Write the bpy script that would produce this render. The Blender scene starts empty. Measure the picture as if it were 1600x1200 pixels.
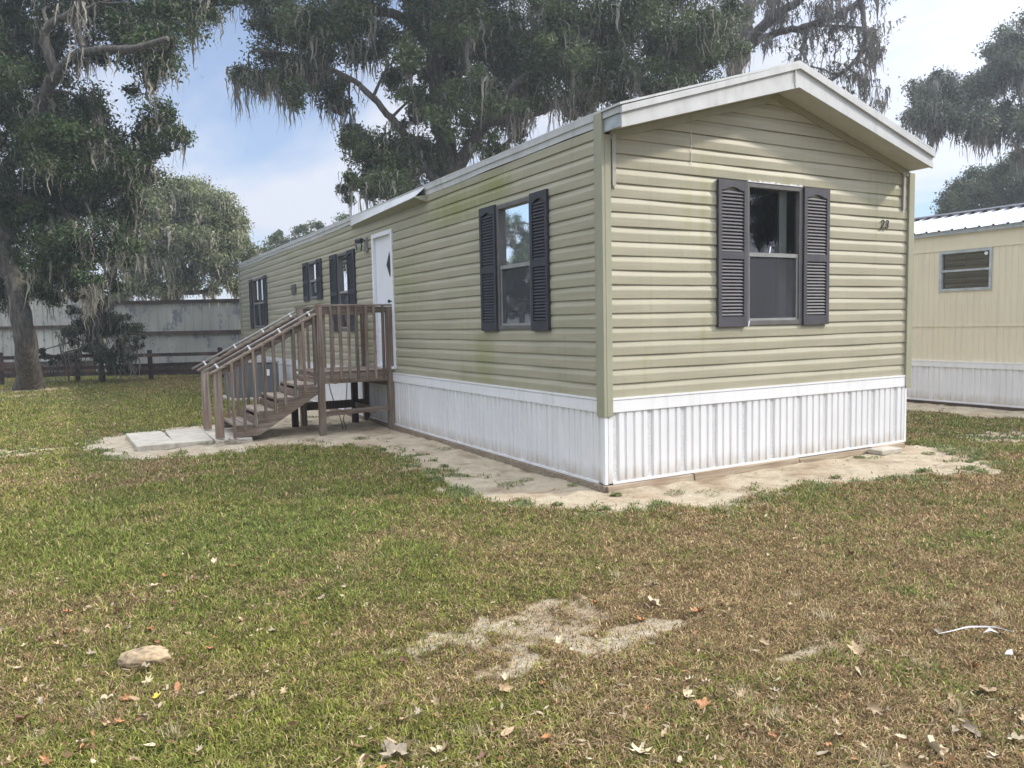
import bpy, bmesh, math, random
import numpy as np
from mathutils import Vector, Matrix
random.seed(7)
rng = np.random.default_rng(11)
R = math.radians
sc = bpy.context.scene
col = sc.collection

# ---------------------------------------------------------------- dimensions
W, L = 4.39, 17.67                 # the home: width, length
ZB, ZT = 0.7165, 0.8467            # white band bottom / top
ZE = 3.30                          # wall top under the side fascia
XM = 2.19                          # ridge
CAM = Vector((-4.2015, -5.7694, 1.55))
CR = Vector((0.87186101, -0.48933765, -0.02017536))
CU = Vector((0.05536007, 0.05753767, 0.99680724))
CF = Vector((0.48661447, 0.87019428, -0.07725462))
FPX = 1211.5
def at(px, py, d):                 # a point d metres deep from a spot of the photograph
    return CAM + (CF + CR * ((px - 800) / FPX) + CU * ((600 - py) / FPX)) * d

# ---------------------------------------------------------------- materials
def newmat(name):
    m = bpy.data.materials.new(name); m.use_nodes = True
    nt = m.node_tree; nt.nodes.clear()
    out = nt.nodes.new('ShaderNodeOutputMaterial')
    b = nt.nodes.new('ShaderNodeBsdfPrincipled')
    nt.links.new(b.outputs[0], out.inputs[0])
    return m, nt, b, out
def N(nt, t, **kw):
    n = nt.nodes.new(t)
    for k, v in kw.items():
        if k.startswith('i_'):
            n.inputs[k[2:].replace('_', ' ')].default_value = v
        else: setattr(n, k, v)
    return n
def noise(nt, vec, scale, detail=4, rough=.55):
    n = N(nt, 'ShaderNodeTexNoise'); n.inputs['Scale'].default_value = scale
    n.inputs['Detail'].default_value = detail; n.inputs['Roughness'].default_value = rough
    nt.links.new(vec, n.inputs['Vector']); return n.outputs['Fac']
def ramp(nt, fac, stops):
    r = N(nt, 'ShaderNodeValToRGB'); e = r.color_ramp.elements
    while len(e) > 1: e.remove(e[-1])
    e[0].position = stops[0][0]; e[0].color = (*stops[0][1], 1)
    for p, c in stops[1:]:
        x = e.new(p); x.color = (*c, 1)
    nt.links.new(fac, r.inputs[0]); return r.outputs[0]
def g(v): return (v, v, v)
def mix(nt, fac, a, b, mode='MIX'):
    m = N(nt, 'ShaderNodeMix', data_type='RGBA', blend_type=mode)
    for sock, v in ((m.inputs[0], fac), (m.inputs[6], a), (m.inputs[7], b)):
        if isinstance(v, (int, float)): sock.default_value = v
        elif isinstance(v, tuple): sock.default_value = (*v, 1)
        else: nt.links.new(v, sock)
    return m.outputs[2]
def pos(nt, scale=(1, 1, 1), src='Position'):
    if src == 'Position': o = N(nt, 'ShaderNodeNewGeometry').outputs['Position']
    else: o = N(nt, 'ShaderNodeTexCoord').outputs[src]
    mp = N(nt, 'ShaderNodeMapping'); mp.inputs['Scale'].default_value = scale
    nt.links.new(o, mp.inputs['Vector']); return mp.outputs[0]
def bump(nt, b, h, strength, dist=.01):
    n = N(nt, 'ShaderNodeBump'); n.inputs['Strength'].default_value = strength
    n.inputs['Distance'].default_value = dist
    nt.links.new(h, n.inputs['Height']); nt.links.new(n.outputs[0], b.inputs['Normal'])
def simple(name, c, rough=.6, var=.12, scale=3., metal=0., spec=.4, grime=None):
    m, nt, b, _ = newmat(name)
    p = pos(nt)
    a = noise(nt, p, scale, 6)
    c1 = tuple(x * (1 - var) for x in c); c2 = tuple(min(1, x * (1 + var)) for x in c)
    cc = ramp(nt, a, [(.3, c1), (.7, c2)])
    if grime:
        f = ramp(nt, noise(nt, pos(nt, (9, 9, .8)), 1.3, 6, .65), [(.5, g(0)), (.75, g(.6))])
        cc = mix(nt, f, cc, grime)
    nt.links.new(cc, b.inputs['Base Color'])
    b.inputs['Roughness'].default_value = rough; b.inputs['Metallic'].default_value = metal
    b.inputs['Specular IOR Level'].default_value = spec
    return m

M = {}
def siding_mat(name, algae=None):
    m, nt, b, _ = newmat(name)
    p = pos(nt)
    base = ramp(nt, noise(nt, p, 1.1, 5), [(.3, (.315, .298, .212)), (.7, (.37, .343, .248))])
    # dusty chalk along the laps, drawn out along the wall
    sv = (.6, .6, 10)
    chalk = ramp(nt, noise(nt, pos(nt, sv), 1.2, 6, .6), [(.45, g(0)), (.72, g(.5))])
    base = mix(nt, chalk, base, (.47, .43, .325))
    # vertical run marks and algae
    st = noise(nt, pos(nt, (5, 5, .35)), 1.4, 7, .7)
    al = noise(nt, pos(nt, (.55, .55, .9)), 1.0, 3, .6)
    mm = N(nt, 'ShaderNodeMath', operation='MULTIPLY'); nt.links.new(st, mm.inputs[0]); nt.links.new(al, mm.inputs[1])
    f = ramp(nt, mm.outputs[0], [(.30, g(0)), (.42, g(.5))])
    base = mix(nt, f, base, (.25, .265, .09))
    for (ay, az, ry, rz_, am) in (algae or []):
        mp_ = N(nt, 'ShaderNodeMapping', vector_type='TEXTURE'); mp_.inputs['Location'].default_value = (0, ay, az); mp_.inputs['Scale'].default_value = (5, ry, rz_)
        nt.links.new(N(nt, 'ShaderNodeNewGeometry').outputs['Position'], mp_.inputs['Vector'])
        gr_ = N(nt, 'ShaderNodeTexGradient', gradient_type='SPHERICAL'); nt.links.new(mp_.outputs[0], gr_.inputs[0])
        m3 = N(nt, 'ShaderNodeMath', operation='MULTIPLY'); nt.links.new(gr_.outputs['Fac'], m3.inputs[0]); nt.links.new(noise(nt, pos(nt, (4.5, 4.5, .7)), 1.7, 6, .7), m3.inputs[1])
        base = mix(nt, ramp(nt, m3.outputs[0], [(.16, g(0)), (.5, g(am))]), base, (.25, .26, .10))
    f2 = ramp(nt, noise(nt, pos(nt, (13, 13, .5)), 1.2, 5, .7), [(.55, g(0)), (.8, g(.35))])
    base = mix(nt, f2, base, (.22, .21, .14))
    nt.links.new(base, b.inputs['Base Color'])
    b.inputs['Roughness'].default_value = .5; b.inputs['Specular IOR Level'].default_value = .35
    bump(nt, b, noise(nt, pos(nt, (3, 3, 14)), 6, 5), .25, .004)
    return m
M['siding'] = siding_mat('sage_vinyl')
M['siding_stained'] = siding_mat('sage_vinyl_with_algae', [(3.1, 3.0, 1.9, .42, 1.), (2.0, 3.1, .8, .35, 1.), (2.35, 1.2, .5, .6, .8), (5, 2.2, 1.6, .9, .5)])
M['sage'] = simple('sage_trim', (.31, .305, .215), .5, .08, 2, grime=(.24, .24, .17))
M['strip'] = simple('dull_grey_strip', (.36, .355, .31), .6, .15, 9)
M['white'] = simple('white_vinyl', (.73, .73, .735), .45, .04, 2, grime=(.55, .56, .52))
M['skirt'] = simple('white_skirting', (.69, .69, .69), .4, .05, 1.5, grime=(.58, .58, .55))
def splash(m):
    nt = m.node_tree; b = [n for n in nt.nodes if n.type == 'BSDF_PRINCIPLED'][0]; l = b.inputs['Base Color'].links[0]; src = l.from_socket
    sp = N(nt, 'ShaderNodeSeparateXYZ'); nt.links.new(N(nt, 'ShaderNodeNewGeometry').outputs['Position'], sp.inputs[0])
    mr = N(nt, 'ShaderNodeMapRange'); nt.links.new(sp.outputs[2], mr.inputs[0])
    for q_, v_ in ((1, .05), (2, .30), (3, 1.), (4, 0.)): mr.inputs[q_].default_value = v_
    mu = N(nt, 'ShaderNodeMath', operation='MULTIPLY'); nt.links.new(mr.outputs[0], mu.inputs[0]); nt.links.new(noise(nt, pos(nt, (6, 6, 2.5)), 1.6, 8, .75), mu.inputs[1])
    nt.links.new(mix(nt, ramp(nt, mu.outputs[0], [(.18, g(0)), (.6, g(.75))]), src, (.36, .29, .20)), b.inputs['Base Color'])
splash(M['skirt'])
M['fascia'] = simple('weathered_white_metal', (.50, .505, .50), .5, .1, 4, grime=(.33, .34, .30))
M['soffit'] = simple('soffit_panel', (.50, .50, .46), .6, .08, 4, grime=(.36, .35, .30))
M['zinc'] = simple('blue_grey_metal', (.38, .42, .43), .4, .2, 9, metal=.2)
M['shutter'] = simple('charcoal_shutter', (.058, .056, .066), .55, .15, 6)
M['shaded_shutter'] = simple('charcoal_shutter_shaded', (.034, .036, .046), .55, .15, 6)  # charcoal shutter colour darkened to paint in the shade of the long side
M['bronze'] = simple('bronze_frame', (.12, .115, .11), .45, .15, 8)
M['greyframe'] = simple('grey_sash', (.26, .26, .25), .45, .15, 8)
M['black'] = simple('black_metal', (.018, .018, .02), .45, .1)
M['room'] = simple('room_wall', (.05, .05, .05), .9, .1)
M['curtain'] = simple('pale_wall_edge', (.50, .50, .49), .9, .1)
M['door'] = simple('white_door', (.76, .77, .80), .4, .03)
M['brackets'] = simple('white_plastic', (.85, .85, .85), .4, .02)
M['pipe'] = simple('grey_pipe', (.24, .215, .19), .5, .15, 10)
M['beige'] = simple('beige_wall', (.68, .615, .455), .55, .06, 1, grime=(.56, .51, .39))
M['roofmetal'] = simple('bright_roof_metal', (.42, .43, .46), .35, .08, 2, metal=.35)
M['acgrey'] = simple('air_conditioner_metal', (.13, .155, .17), .5, .12, 3)
M['concrete'] = simple('paver_concrete', (.42, .38, .31), .9, .2, 7, grime=(.34, .29, .22))
M['rock'] = simple('limestone', (.32, .24, .145), .98, .5, 30)
M['paper'] = simple('paper_scrap', (.50, .48, .47), .6, .05)
M['leafbark'] = simple('bark', (.075, .066, .058), .95, .5, 9)

def wood_mat(name, c1, c2, axis):
    m, nt, b, _ = newmat(name)
    s = [38, 38, 38]; s[axis] = 1.6
    gr = noise(nt, pos(nt, tuple(s)), 1.0, 6, .65)
    big = noise(nt, pos(nt), 2.6, 4)
    c = ramp(nt, gr, [(.28, tuple(x * .45 for x in c1)), (.45, c1), (.68, c2)])
    f = ramp(nt, big, [(.4, g(0)), (.7, g(.55))])
    c = mix(nt, f, c, (.19, .115, .08))
    oi = N(nt, 'ShaderNodeObjectInfo')
    c = mix(nt, 1., c, ramp(nt, oi.outputs['Random'], [(0., g(.62)), (.5, (.95, .93, .90)), (1., (1.25, 1.22, 1.2))]), 'MULTIPLY')
    nt.links.new(c, b.inputs['Base Color']); b.inputs['Roughness'].default_value = .9
    b.inputs['Specular IOR Level'].default_value = .2
    bump(nt, b, gr, .5, .006)
    return m
WC1, WC2 = (.175, .142, .115), (.34, .292, .24)
for ax, nm in enumerate('xyz'):
    M['wood' + nm] = wood_mat('weathered_wood_' + nm, WC1, WC2, ax)
M['tread'] = wood_mat('tread_wood', (.27, .235, .19), (.40, .36, .31), 1)
M['plank'] = wood_mat('base_plank_wood', (.24, .20, .14), (.38, .33, .25), 0)
M['fence'] = wood_mat('dark_fence_wood', (.035, .031, .027), (.075, .066, .056), 0)
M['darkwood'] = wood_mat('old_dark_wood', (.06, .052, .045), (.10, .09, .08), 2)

def glass_mat(name, tint, boost):
    m = bpy.data.materials.new(name); m.use_nodes = True; nt = m.node_tree; nt.nodes.clear()
    out = N(nt, 'ShaderNodeOutputMaterial'); tr = N(nt, 'ShaderNodeBsdfTransparent'); gl = N(nt, 'ShaderNodeBsdfGlossy')
    tr.inputs[0].default_value = (*tint, 1); gl.inputs['Roughness'].default_value = .01; gl.inputs[0].default_value = (.95, .97, 1, 1)
    fr = N(nt, 'ShaderNodeFresnel'); fr.inputs[0].default_value = 1.5
    mu = N(nt, 'ShaderNodeMath', operation='MULTIPLY', use_clamp=True); mu.inputs[1].default_value = boost
    nt.links.new(fr.outputs[0], mu.inputs[0])
    ms = N(nt, 'ShaderNodeMixShader'); nt.links.new(mu.outputs[0], ms.inputs[0]); nt.links.new(tr.outputs[0], ms.inputs[1]); nt.links.new(gl.outputs[0], ms.inputs[2])
    nt.links.new(ms.outputs[0], out.inputs[0]); return m
M['glass'] = glass_mat('window_glass', (.75, .8, .78), 1.9)
m = bpy.data.materials.new('insect_screen'); m.use_nodes = True; nt = m.node_tree; nt.nodes.clear()
out = N(nt, 'ShaderNodeOutputMaterial'); tr = N(nt, 'ShaderNodeBsdfTransparent'); df = N(nt, 'ShaderNodeBsdfDiffuse'); df.inputs[0].default_value = (.07, .072, .078, 1)
ms = N(nt, 'ShaderNodeMixShader'); ms.inputs[0].default_value = .62
nt.links.new(tr.outputs[0], ms.inputs[1]); nt.links.new(df.outputs[0], ms.inputs[2]); nt.links.new(ms.outputs[0], out.inputs[0]); M['screen'] = m

# stippled vent strips of the skirting
m, nt, b, _ = newmat('stippled_vent')
vo = N(nt, 'ShaderNodeTexVoronoi'); vo.inputs['Scale'].default_value = 90; nt.links.new(pos(nt), vo.inputs['Vector'])
nt.links.new(ramp(nt, vo.outputs['Distance'], [(.25, g(.38)), (.5, (.60, .60, .60))]), b.inputs['Base Color']); b.inputs['Roughness'].default_value = .6
M['stipple'] = m
# barn sheet metal
m, nt, b, _ = newmat('stained_sheet_metal')
base = ramp(nt, noise(nt, pos(nt, (1, 1, .4)), 1.2, 5), [(.35, (.38, .375, .34)), (.7, (.58, .57, .51))])
f = ramp(nt, noise(nt, pos(nt, (1.4, 1.4, 1.1)), 1.6, 7, .7), [(.54, g(0)), (.60, g(.85))])
base = mix(nt, f, base, (.20, .215, .25))
nt.links.new(base, b.inputs['Base Color']); b.inputs['Roughness'].default_value = .5
M['barn'] = m
# attribute coloured natural stuff
def attr_mat(name, rough=.8, trans=0., spec=.2, mul=1.):
    m, nt, b, out = newmat(name)
    a = N(nt, 'ShaderNodeAttribute', attribute_name='col')
    nt.links.new(a.outputs['Color'], b.inputs['Base Color']); b.inputs['Roughness'].default_value = rough
    b.inputs['Specular IOR Level'].default_value = spec
    if trans:
        t = N(nt, 'ShaderNodeBsdfTranslucent'); nt.links.new(a.outputs['Color'], t.inputs[0])
        ms = N(nt, 'ShaderNodeMixShader'); ms.inputs[0].default_value = trans
        nt.links.new(b.outputs[0], ms.inputs[1]); nt.links.new(t.outputs[0], ms.inputs[2]); nt.links.new(ms.outputs[0], out.inputs[0])
    return m
M['blade'] = attr_mat('grass_blade', .8, .3, .1)
M['treeleaf'] = attr_mat('tree_leaf', .5, .25, .3)
M['moss'] = attr_mat('spanish_moss', .95, .35, .1)
# bark
m, nt, b, _ = newmat('oak_bark')
bn = noise(nt, pos(nt, (14, 14, 3)), 1, 8, .7)
nt.links.new(ramp(nt, bn, [(.35, (.03, .026, .022)), (.52, (.10, .088, .075)), (.7, (.19, .175, .15))]), b.inputs['Base Color'])
b.inputs['Roughness'].default_value = .95; bump(nt, b, bn, 1., .06); M['bark'] = m
# ground
m, nt, b, _ = newmat('lawn_ground')
a = N(nt, 'ShaderNodeAttribute', attribute_name='col')
s = N(nt, 'ShaderNodeAttribute', attribute_name='sandmask')
nf = noise(nt, pos(nt), 55, 6, .75); nm = noise(nt, pos(nt), 6, 5, .6)
soil = mix(nt, 1., a.outputs['Color'], ramp(nt, nf, [(.3, g(.42)), (.7, g(1.35))]), 'MULTIPLY')
soil = mix(nt, 1., soil, ramp(nt, nm, [(.3, g(.75)), (.7, g(1.2))]), 'MULTIPLY')
sand = ramp(nt, noise(nt, pos(nt), 4.5, 9, .7), [(.28, (.38, .305, .20)), (.45, (.60, .505, .36)), (.72, (.74, .65, .49))])
speck = ramp(nt, noise(nt, pos(nt), 34, 5, .7), [(.60, g(0)), (.68, g(.75))])
cl_ = ramp(nt, noise(nt, pos(nt), 1.3, 5, .6), [(.50, g(0)), (.66, g(.6))])
sand = mix(nt, cl_, sand, (.44, .30, .19))
dk_ = ramp(nt, noise(nt, pos(nt), 2.7, 7, .65), [(.52, g(0)), (.68, g(.55))])
sand = mix(nt, dk_, sand, (.22, .175, .12))
sand = mix(nt, speck, sand, (.16, .125, .08))
sn = N(nt, 'ShaderNodeMath', operation='ADD'); nt.links.new(s.outputs['Fac'], sn.inputs[0])
n3 = noise(nt, pos(nt), 13, 6, .7); sb = N(nt, 'ShaderNodeMath', operation='MULTIPLY_ADD'); nt.links.new(n3, sb.inputs[0]); sb.inputs[1].default_value = .9; sb.inputs[2].default_value = -.45
nt.links.new(sb.outputs[0], sn.inputs[1])
f = ramp(nt, sn.outputs[0], [(.38, g(0)), (.58, g(1))])
nt.links.new(mix(nt, f, soil, sand), b.inputs['Base Color']); b.inputs['Roughness'].default_value = 1.; b.inputs['Specular IOR Level'].default_value = .1
hsum = N(nt, 'ShaderNodeMath', operation='ADD'); nt.links.new(nf, hsum.inputs[0]); nt.links.new(n3, hsum.inputs[1])
bump(nt, b, hsum.outputs[0], 1., .04); M['ground'] = m

# ---------------------------------------------------------------- builders
def thing(name, label, cat, loc=(0, 0, 0), group=None):
    o = bpy.data.objects.new(name, None); col.objects.link(o); o.location = loc
    o['label'] = label; o['category'] = cat; o.empty_display_size = .2
    if group: o['group'] = group
    return o
def curve_(pts, n=6):
    P_ = [Vector(p) for p in pts]; out = []
    for i in range(len(P_) - 1):
        p0, p1, p2, p3 = P_[max(i - 1, 0)], P_[i], P_[i + 1], P_[min(i + 2, len(P_) - 1)]
        for k in range(n):
            t = k / n
            out.append(.5 * ((2 * p1) + (p2 - p0) * t + (2 * p0 - 5 * p1 + 4 * p2 - p3) * t * t + (-p0 + 3 * p1 - 3 * p2 + p3) * t ** 3))
    out.append(P_[-1]); return out
def wloc(o):
    v = Vector((0, 0, 0))
    while o: v += Vector(o.location); o = o.parent
    return v
def link(name, me, mat, parent=None, loc=None):
    o = bpy.data.objects.new(name, me); col.objects.link(o)
    for m in (mat if isinstance(mat, (list, tuple)) else [mat]): me.materials.append(M[m] if isinstance(m, str) else m)
    if parent is not None: o.parent = parent
    if loc is not None: o.location = loc
    return o
def tag(o, label, cat, group=None, kind=None):
    if label: o['label'] = label
    if cat: o['category'] = cat
    if group: o['group'] = group
    if kind: o['kind'] = kind
    return o
class MB:
    def __init__(s): s.v = []; s.f = []; s.m = []
    def add(s, vs, fs, mi=0):
        n = len(s.v); s.v += [tuple(v) for v in vs]; s.f += [tuple(i + n for i in f) for f in fs]; s.m += [mi] * len(fs); return s
    def box(s, x0, x1, y0, y1, z0, z1, mi=0):
        return s.hexa([(x0, y0, z0), (x1, y0, z0), (x1, y1, z0), (x0, y1, z0), (x0, y0, z1), (x1, y0, z1), (x1, y1, z1), (x0, y1, z1)], mi)
    def hexa(s, v, mi=0):
        return s.add(v, [(0, 3, 2, 1), (4, 5, 6, 7), (0, 1, 5, 4), (1, 2, 6, 5), (2, 3, 7, 6), (3, 0, 4, 7)], mi)
    def beam(s, a, b, w, h, up=(0, 0, 1), mi=0):      # bar from a to b, w wide, h along up
        a, b = Vector(a), Vector(b); d = (b - a).normalized(); u = Vector(up)
        sd = d.cross(u).normalized() * w / 2; u = sd.cross(d).normalized() * h / 2
        return s.hexa([a - sd - u, a + sd - u, b + sd - u, b - sd - u, a - sd + u, a + sd + u, b + sd + u, b - sd + u], mi)
    def tube(s, pts, rad, n=8, cap=True, mi=0, jit=0.):
        pts = [Vector(p) for p in pts]; k = len(pts); rings = []
        if not isinstance(rad, (list, tuple)): rad = [rad] * k
        ref = Vector((.31, .17, .93))
        for i, p in enumerate(pts):
            d = (pts[min(i + 1, k - 1)] - pts[max(i - 1, 0)]).normalized()
            a = d.cross(ref)
            if a.length < .05: a = d.cross(Vector((1, 0, 0)))
            a.normalize(); b2 = d.cross(a)
            rings.append([p + (a * math.cos(2 * math.pi * j / n) + b2 * math.sin(2 * math.pi * j / n)) * rad[i] * (1 + jit * (random.random() - .5)) for j in range(n)])
        vs = [v for r in rings for v in r]; fs = []
        for i in range(k - 1):
            for j in range(n):
                fs.append((i * n + j, i * n + (j + 1) % n, (i + 1) * n + (j + 1) % n, (i + 1) * n + j))
        if cap: fs += [tuple(range(n))[::-1], tuple(range((k - 1) * n, k * n))]
        return s.add(vs, fs, mi)
    def prism(s, pts, off):                            # planar outline + thickness vector
        n = len(pts); off = Vector(off); a = [Vector(p) for p in pts]
        return s.add(a + [p + off for p in a], [tuple(range(n))[::-1], tuple(range(n, 2 * n))] + [(i, (i + 1) % n, n + (i + 1) % n, n + i) for i in range(n)])
    def build(s, name, mat, parent=None, bevel=0, smooth=False):
        me = bpy.data.meshes.new(name); w = wloc(parent) if parent else Vector((0, 0, 0))
        me.from_pydata([(v[0] - w.x, v[1] - w.y, v[2] - w.z) for v in s.v], [], s.f)
        me.polygons.foreach_set('material_index', s.m)
        bm = bmesh.new(); bm.from_mesh(me); bmesh.ops.recalc_face_normals(bm, faces=bm.faces)
        if bevel: bmesh.ops.bevel(bm, geom=list(bm.edges), offset=bevel, segments=1, affect='EDGES', clamp_overlap=True)
        bm.to_mesh(me); bm.free()
        if smooth: me.polygons.foreach_set('use_smooth', [True] * len(me.polygons))
        return link(name, me, mat, parent)
def fastmesh(name, verts, loops, size, mat, parent=None, colr=None, smooth=False):
    """verts Nx3, loops flat int array, all faces the same corner count"""
    me = bpy.data.meshes.new(name); nf = len(loops) // size
    w = wloc(parent) if parent else Vector((0, 0, 0))
    verts = verts - np.array(w)
    me.vertices.add(len(verts)); me.vertices.foreach_set('co', verts.astype(np.float32).ravel())
    me.loops.add(len(loops)); me.loops.foreach_set('vertex_index', loops.astype(np.int32))
    me.polygons.add(nf); me.polygons.foreach_set('loop_start', (np.arange(nf) * size).astype(np.int32))
    me.update(calc_edges=True)
    if smooth: me.polygons.foreach_set('use_smooth', np.ones(nf, bool))
    if colr is not None:
        a = me.attributes.new('col', 'FLOAT_COLOR', 'POINT')
        a.data.foreach_set('color', np.concatenate([colr, np.ones((len(colr), 1))], 1).astype(np.float32).ravel())
    return link(name, me, mat, parent)

# value noise in numpy
def _h(ix, iy, seed):
    n = (ix.astype(np.int64) * 374761393 + iy.astype(np.int64) * 668265263 + seed * 974634777) & 0x7fffffff
    n = ((n ^ (n >> 13)) * 1274126177) & 0x7fffffff
    return ((n ^ (n >> 16)) & 0xffff) / 65535.
def vn(x, y, seed=0):
    ix, iy = np.floor(x), np.floor(y); fx, fy = x - ix, y - iy
    fx = fx * fx * (3 - 2 * fx); fy = fy * fy * (3 - 2 * fy)
    a, b = _h(ix, iy, seed), _h(ix + 1, iy, seed); c, d = _h(ix, iy + 1, seed), _h(ix + 1, iy + 1, seed)
    return a + (b - a) * fx + (c - a) * fy + (a - b - c + d) * fx * fy
def fbm(x, y, seed=0, o=5):
    s = 0; a = .5; t = 0
    for i in range(o):
        s = s + a * vn(x, y, seed + i); t += a; a *= .55; x = x * 2.03 + 5.1; y = y * 2.03 + 1.7
    return s / t
def polydist(x, y, P):                                  # signed distance, inside positive
    P = np.array(P, float); d = np.full(x.shape, 1e9); ins = np.zeros(x.shape, bool)
    for i in range(len(P)):
        a, b = P[i], P[(i + 1) % len(P)]; e = b - a
        wx, wy = x - a[0], y - a[1]
        t = np.clip((wx * e[0] + wy * e[1]) / (e @ e), 0, 1)
        d = np.minimum(d, np.hypot(wx - e[0] * t, wy - e[1] * t))
        c = ((a[1] > y) != (b[1] > y)) & (x < (b[0] - a[0]) * (y - a[1]) / (b[1] - a[1] + 1e-12) + a[0])
        ins ^= c
    return np.where(ins, d, -d)

# ---------------------------------------------------------------- ground fields
SANDS = [[(-4.4, 6.3), (-4.0, 5.2), (-3.46, 4.6), (-2.79, 4.65), (-1.52, 4.85), (-1.12, 3.82), (-.98, 1.8), (-1.2, .6), (-.8, -.2), (-.42, -.75), (.36, -1.05),
          (1.16, -.98), (2.51, -1.15), (3.2, -1.35), (3.75, -1.45), (4.2, -1.0), (4.75, -.45), (4.62, .2), (4.5, 6), (4.5, 17.9), (-.5, 17.9), (-.9, 12), (-1.1, 8.7), (-2.4, 7.6), (-3.57, 7.5)],
         [(8.0, -4), (7.75, .4), (7.75, 2.2), (7.9, 6), (8.0, 14), (9.4, 14), (9.4, -4)]]
BARE = [(-2.27, -2.42, .42, .28), (-2.62, -2.35, .30, .16), (-2.05, -2.75, .30, .13), (-2.45, -2.75, .25, .12), (-1.62, -2.75, .16, .06), (-1.35, -3.35, .14, .03), (-1.75, -2.72, .2, .1),
        (-3.3, -3.15, .14, .08), (5.9, -.25, .7, .3), (-6.6, 16.4, 2.2, .28), (-5.6, 17.4, .8, .25), (-5.3, 6.2, .7, .3), (-5.4, 19.4, 1.2, .7)]
def fields(x, y):
    n = fbm(x * 1.9, y * 1.9, 3) - .5; n2 = fbm(x * 7, y * 7, 9) - .5
    s = np.full(x.shape, -9.)
    for P in SANDS: s = np.maximum(s, polydist(x, y, P))
    sand = np.clip(.5 + (s + n * .85 + n2 * .65) / .46, 0, 1)
    for bx, by, rx, ry in BARE:
        q = 1 - np.sqrt(((x - bx) / rx) ** 2 + ((y - by) / ry) ** 2)
        sand = np.maximum(sand, np.clip(.5 + (q * .9 + n * 1.6 + n2 * 2.6) * .90, 0, .70) * (q > -1.2))
    dry = .50 + (fbm(x * .55, y * .55, 21) - .5) * 1.5 + (fbm(x * 2.6, y * 2.6, 31) - .5) * 1.5 + (fbm(x * 9, y * 9, 41, 3) - .5) * .7
    def blob(cx, cy, r): return np.exp(-(((x - cx) ** 2 + (y - cy) ** 2) / r ** 2))
    dry += .34 * blob(-.3, -3.0, 1.3) + .30 * blob(-4.9, -1.6, 1.0) + .28 * blob(-1.5, -2.6, 1.1) - .42 * blob(-3.2, 1.2, 1.9) - .22 * blob(-3.6, -2.6, .7) \
           + .25 * blob(-1.2, 4.6, .7) + .26 * blob(-5.6, 8.5, 2.) - .2 * blob(-3.5, 12, 4) - .4 * blob(5.5, 2, 2.5) + .3 * blob(.9, -2.2, .8) + np.clip(.10 + .13 * (x * .87 - y * .49 + .2), -.20, .17)
    # litter belt under the fence
    lit = np.clip(1 - np.abs((y - (21.6 - .27 * (x - .0))) ) / 1.3, 0, 1)
    return np.clip(sand, 0, 1), np.clip(dry, 0, 1), lit
def axis(fine0, fine1, step, far):
    a = list(np.arange(fine0, fine1, step)); s = step
    lo = [a[0]]
    while lo[-1] > -far: s *= 1.25; lo.append(lo[-1] - s)
    s = step; hi = [a[-1]]
    while hi[-1] < far: s *= 1.25; hi.append(hi[-1] + s)
    return np.array(lo[:0:-1] + a + hi[1:])
gx = axis(-9., 10., .055, 500); gy = axis(-5.2, 10., .055, 500)
GX, GY = np.meshgrid(gx, gy); fx, fy = GX.ravel(), GY.ravel()
sand, dry, lit = fields(fx, fy)
def height(x, y, sand):
    near = np.exp(-((x + 2) ** 2 + (y - 2) ** 2) / 900)
    return (fbm(x * .8, y * .8, 51) - .5) * .05 * near + (fbm(x * 5, y * 5, 61) - .5) * (.02 + .035 * sand) * near - .012 * sand - .004
hz = height(fx, fy, sand)
def lerp(a, b, t): return np.array(a)[None] * (1 - t[:, None]) + np.array(b)[None] * t[:, None]
gc = lerp((.075, .095, .028), (.22, .145, .07), dry)
gc = gc * (1 - lit[:, None] * .75) + np.array((.10, .055, .03))[None] * lit[:, None] * .75
nx, ny = len(gx), len(gy)
i = np.arange(ny - 1)[:, None] * nx + np.arange(nx - 1)[None]
loops = np.stack([i, i + 1, i + nx + 1, i + nx], -1).reshape(-1)
go = fastmesh('ground', np.stack([fx, fy, hz], 1), loops, 4, 'ground', colr=gc, smooth=True)
go['kind'] = 'structure'
at_ = go.data.attributes.new('sandmask', 'FLOAT', 'POINT'); at_.data.foreach_set('value', sand.astype(np.float32))

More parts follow.
